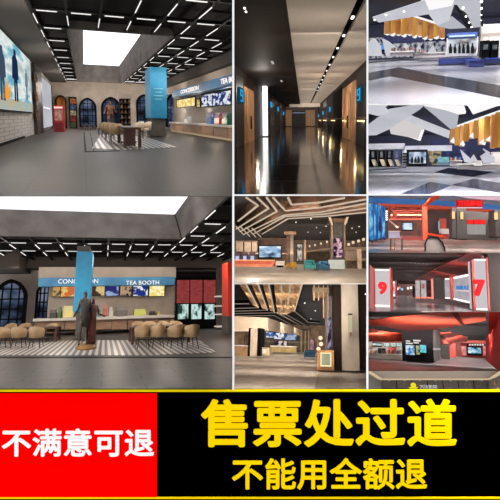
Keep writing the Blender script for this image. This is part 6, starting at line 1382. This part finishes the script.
# right: red columns, far entrance
t = L_.thing('column', 'red clad column cluster right of the black box', 'column', tuple(L_.fl(454, 357.6)))
L_.part('front_shaft', lf_(449.5, 336, 455.5, 357.6, 19, .5), mat('brick_red_shaft', (168, 54, 44), (140, 42, 36), scale=(2, 2, .5), rough=.5), t); L_.part('rear_shaft', lf_(456, 339, 460.5, 356.6, 20, .5), mat('dark_red_shaft', (110, 36, 34), rough=.5), t); L_.part('capital', lf_(443, 340, 452, 343.6, 18.8, .6), mat('brick_red_shaft', (168, 54, 44)), t)
L_.struct('wall_grey', lf_(440.6, 345, 449.5, 359, 18, .3), mat('charcoal_stone', (74, 68, 70)))
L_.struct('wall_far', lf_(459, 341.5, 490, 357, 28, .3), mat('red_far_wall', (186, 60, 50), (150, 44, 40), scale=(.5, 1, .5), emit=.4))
L_.struct('wall_soffit', lf_(459, 340.5, 491, 343.4, 27.5, .3), mat('brick_red_fascia', (186, 62, 48)))
t = L_.thing('shop_sign', 'row of small white lit characters over the far entrance', 'sign', tuple(L_.at(477, 345.5, 27)))
L_.part('backing', lf_(467, 343.6, 487, 346, 27.4, .1), m_frame_blk, t)
for k in range(6): L_.part('character', lf_(469+k*2.6, 344, 470.8+k*2.6, 345.5, 27.3, .05), lamp('white_marks', (225, 220, 215), 1), t)
t = L_.thing('display_screen', 'wide lit blue and white screen inside the far entrance', 'screen', tuple(L_.at(475, 356, 26.5)))
L_.part('frame', lf_(467, 346.2, 482, 356, 26.8, .2), m_frame_blk, t); L_.part('picture', lf_(468, 347.6, 481, 353.4, 26.7, .05), mat('far_blue_picture', (200, 225, 235), cols=[(.4, (30, 70, 90)), (.5, (90, 160, 190)), (.62, (225, 240, 245))], scale=(.5, 1, .7), emit=1), t)
for i, (a, c) in enumerate(((461.5, 466.2), (483.3, 488.8))):
    t = L_.thing('poster', ['left', 'right'][i]+' pale pink poster beside the lit screen of the far entrance', 'poster', tuple(L_.at(a, 356, 26)), 'pale posters beside the far screen'); L_.part('frame', lf_(a-.3, 346, c+.3, 355.8, 26.5, .1), mat('brick_red_fascia', (186, 62, 48)), t)
    L_.part('artwork', lf_(a+.3, 346.6, c-.3, 355, 26.4, .1), mat('pink_poster', (226, 190, 190), (190, 70, 66), scale=(.9, 1, .6), emit=.9), t)
# right wall big poster
t = L_.thing('light_box', 'tall lit blue and white poster slanting on the red wall at the right frame edge', 'poster', tuple(L_.at(497, 363, 8)))
L_.part('frame', qp(L_, [(491.6, 333.4, 8.9), (503, 312, 6.9), (503, 371, 6.9), (491.6, 359.8, 8.9)], .08), m_frame_blk, t)
L_.part('artwork', qp(L_, [(492.4, 333.8, 8.7), (503, 314, 6.85), (503, 368, 6.85), (492.4, 358.6, 8.7)], .05), mat('slant_poster', (215, 230, 240), cols=[(.35, (50, 100, 140)), (.5, (160, 200, 220)), (.62, (235, 242, 246))], scale=(1, .8, .8), emit=1), t)
L_.struct('wall_right', qp(L_, [(488.8, 340, 10), (506, 306, 6.8), (506, 374, 6.8), (488.8, 360.5, 10)], .3), mat('red_side_wall', (190, 40, 40), (160, 32, 34), rough=.5))
L_.rig(5, 32, 9, -14, 8, 4.2, 5.5); L_.rig(5.2, 28, 8, -12, 6, .8, 3.0, -1)

# ------------------------------------------------------------------ coffered lobby, only its ceiling edge and wall top show
N_ = Room((368.4, 371.1, 500, 390.2), (436, 398), 85, 1.6, 9.5, half='level', clip='LTB'); N_.gain = 1
def nf(u0, v0, u1, v1, Y, dy=.3): return N_.fb(u0, v0, u1, v1, Y, dy)
ZN = N_.at(436, 378.8, 22).z
N_.struct('ceiling', MB().box(-40, 40, 6, 26, ZN, ZN+.2), mat('tan_timber_ceiling', (150, 124, 98), (128, 104, 82), tex='noise', scale=(.6, 3, 1), rough=.6))
N_.struct('trim_ceiling', nf(381, 378.4, 489.5, 379.8, 21.6, .3), mat('cream_trim', (226, 202, 166), emit=.8))
N_.struct('trim_ceiling', qp(N_, [(366, 369, 13), (368, 369, 13), (382.4, 378.6, 21.5), (380.4, 379.8, 21.5), (366, 370.8, 13)], .15), mat('cream_trim', (226, 202, 166)))
N_.struct('trim_ceiling', qp(N_, [(504, 369.2, 13), (502, 369.2, 13), (488.2, 378.6, 21.5), (490, 379.8, 21.5), (504, 371.4, 13)], .15), mat('cream_trim', (226, 202, 166)))
m_dw = mat('dark_timber_wall', (86, 78, 72), (70, 64, 60), tex='noise', scale=(3, 3, .4), rough=.5)
N_.struct('wall_back', nf(381, 374, 489.5, 398, 22, .3), m_dw)
N_.struct('wall_left', qp(N_, [(360, 366, 13), (381, 379.8, 22), (381, 398, 22), (360, 398, 13)], .2), m_dw); N_.struct('wall_right', qp(N_, [(508, 366, 13), (489.5, 379.8, 22), (489.5, 398, 22), (508, 398, 13)], .2), m_dw)
for i in range(7):
    u = 389+15.5*i
    t = N_.thing('wall_washer', 'wall washer lamp %s from the left under the cream ceiling trim' % ['first', 'second', 'third', 'fourth', 'fifth', 'sixth', 'seventh'][i], 'lamp', tuple(N_.at(u, 381, 21.6)), 'wall washer lamps under the cream trim')
    N_.part('lens', nf(u-.7, 380.2, u+.7, 380.7, 21.7, .15), lamp('soft_washer', (215, 205, 195), .9), t); N_.part('body', nf(u-1, 379.9, u+1, 380.2, 21.65, .2), m_frame_blk, t)
    p = N_.at(u, 382.2, 21.3); N_.light((p.x, 21.2, p.z), 7, (255, 235, 215), .02)
    N_.struct('wall_joint', nf(u+7.4, 380, u+8, 392, 21.95, .06), m_frame_blk)
for i, (u, v) in enumerate(((495, 381), (497, 388))): N_.one('shelf_item', N_.fb(u, v, u+2, v+3, 15, .3), m_item[i*3], ['upper', 'lower'][i]+' small coloured item on the right wall of the coffered lobby', 'goods')
t = N_.thing('shop_sign', 'yellow round emblem with pale characters on the dark timber wall at the bottom right', 'sign', tuple(N_.at(424, 391, 20)))
m_em = mat('yellow_emblem', (232, 220, 30), emit=1.0)
c = N_.at(413.3, 385.2, 20); r_ = abs(N_.at(416, 385, 20).x-c.x)
N_.part('emblem_disc', MB().prism([(c.x+r_*math.cos(a*math.pi/9), 20, c.z+r_*.95*math.sin(a*math.pi/9)) for a in range(18)], (0, .1, 0)), m_em, t)
N_.part('emblem_base', qp(N_, [(408.5, 387.4, 19.95), (412, 386.8, 19.95), (415, 386.8, 19.95), (418, 387.2, 19.95), (416.5, 389, 19.95), (410, 389, 19.95)], .1), m_em, t)
o = N_.at(420, 389.2, 20); p = N_.at(437.5, 389.2, 20); q = N_.at(420, 384.8, 20)
N_.part('lettering', text_mb('万达影院', o, (p.x-o.x, 0, 0), (0, 0, q.z-o.z), (0, -.05, 0), .015), lamp('pale_characters', (200, 200, 195), 1), t)
N_.rig(10, 20, 3, -10, 10, N_.at(436, 371.5, 10).z, .6)
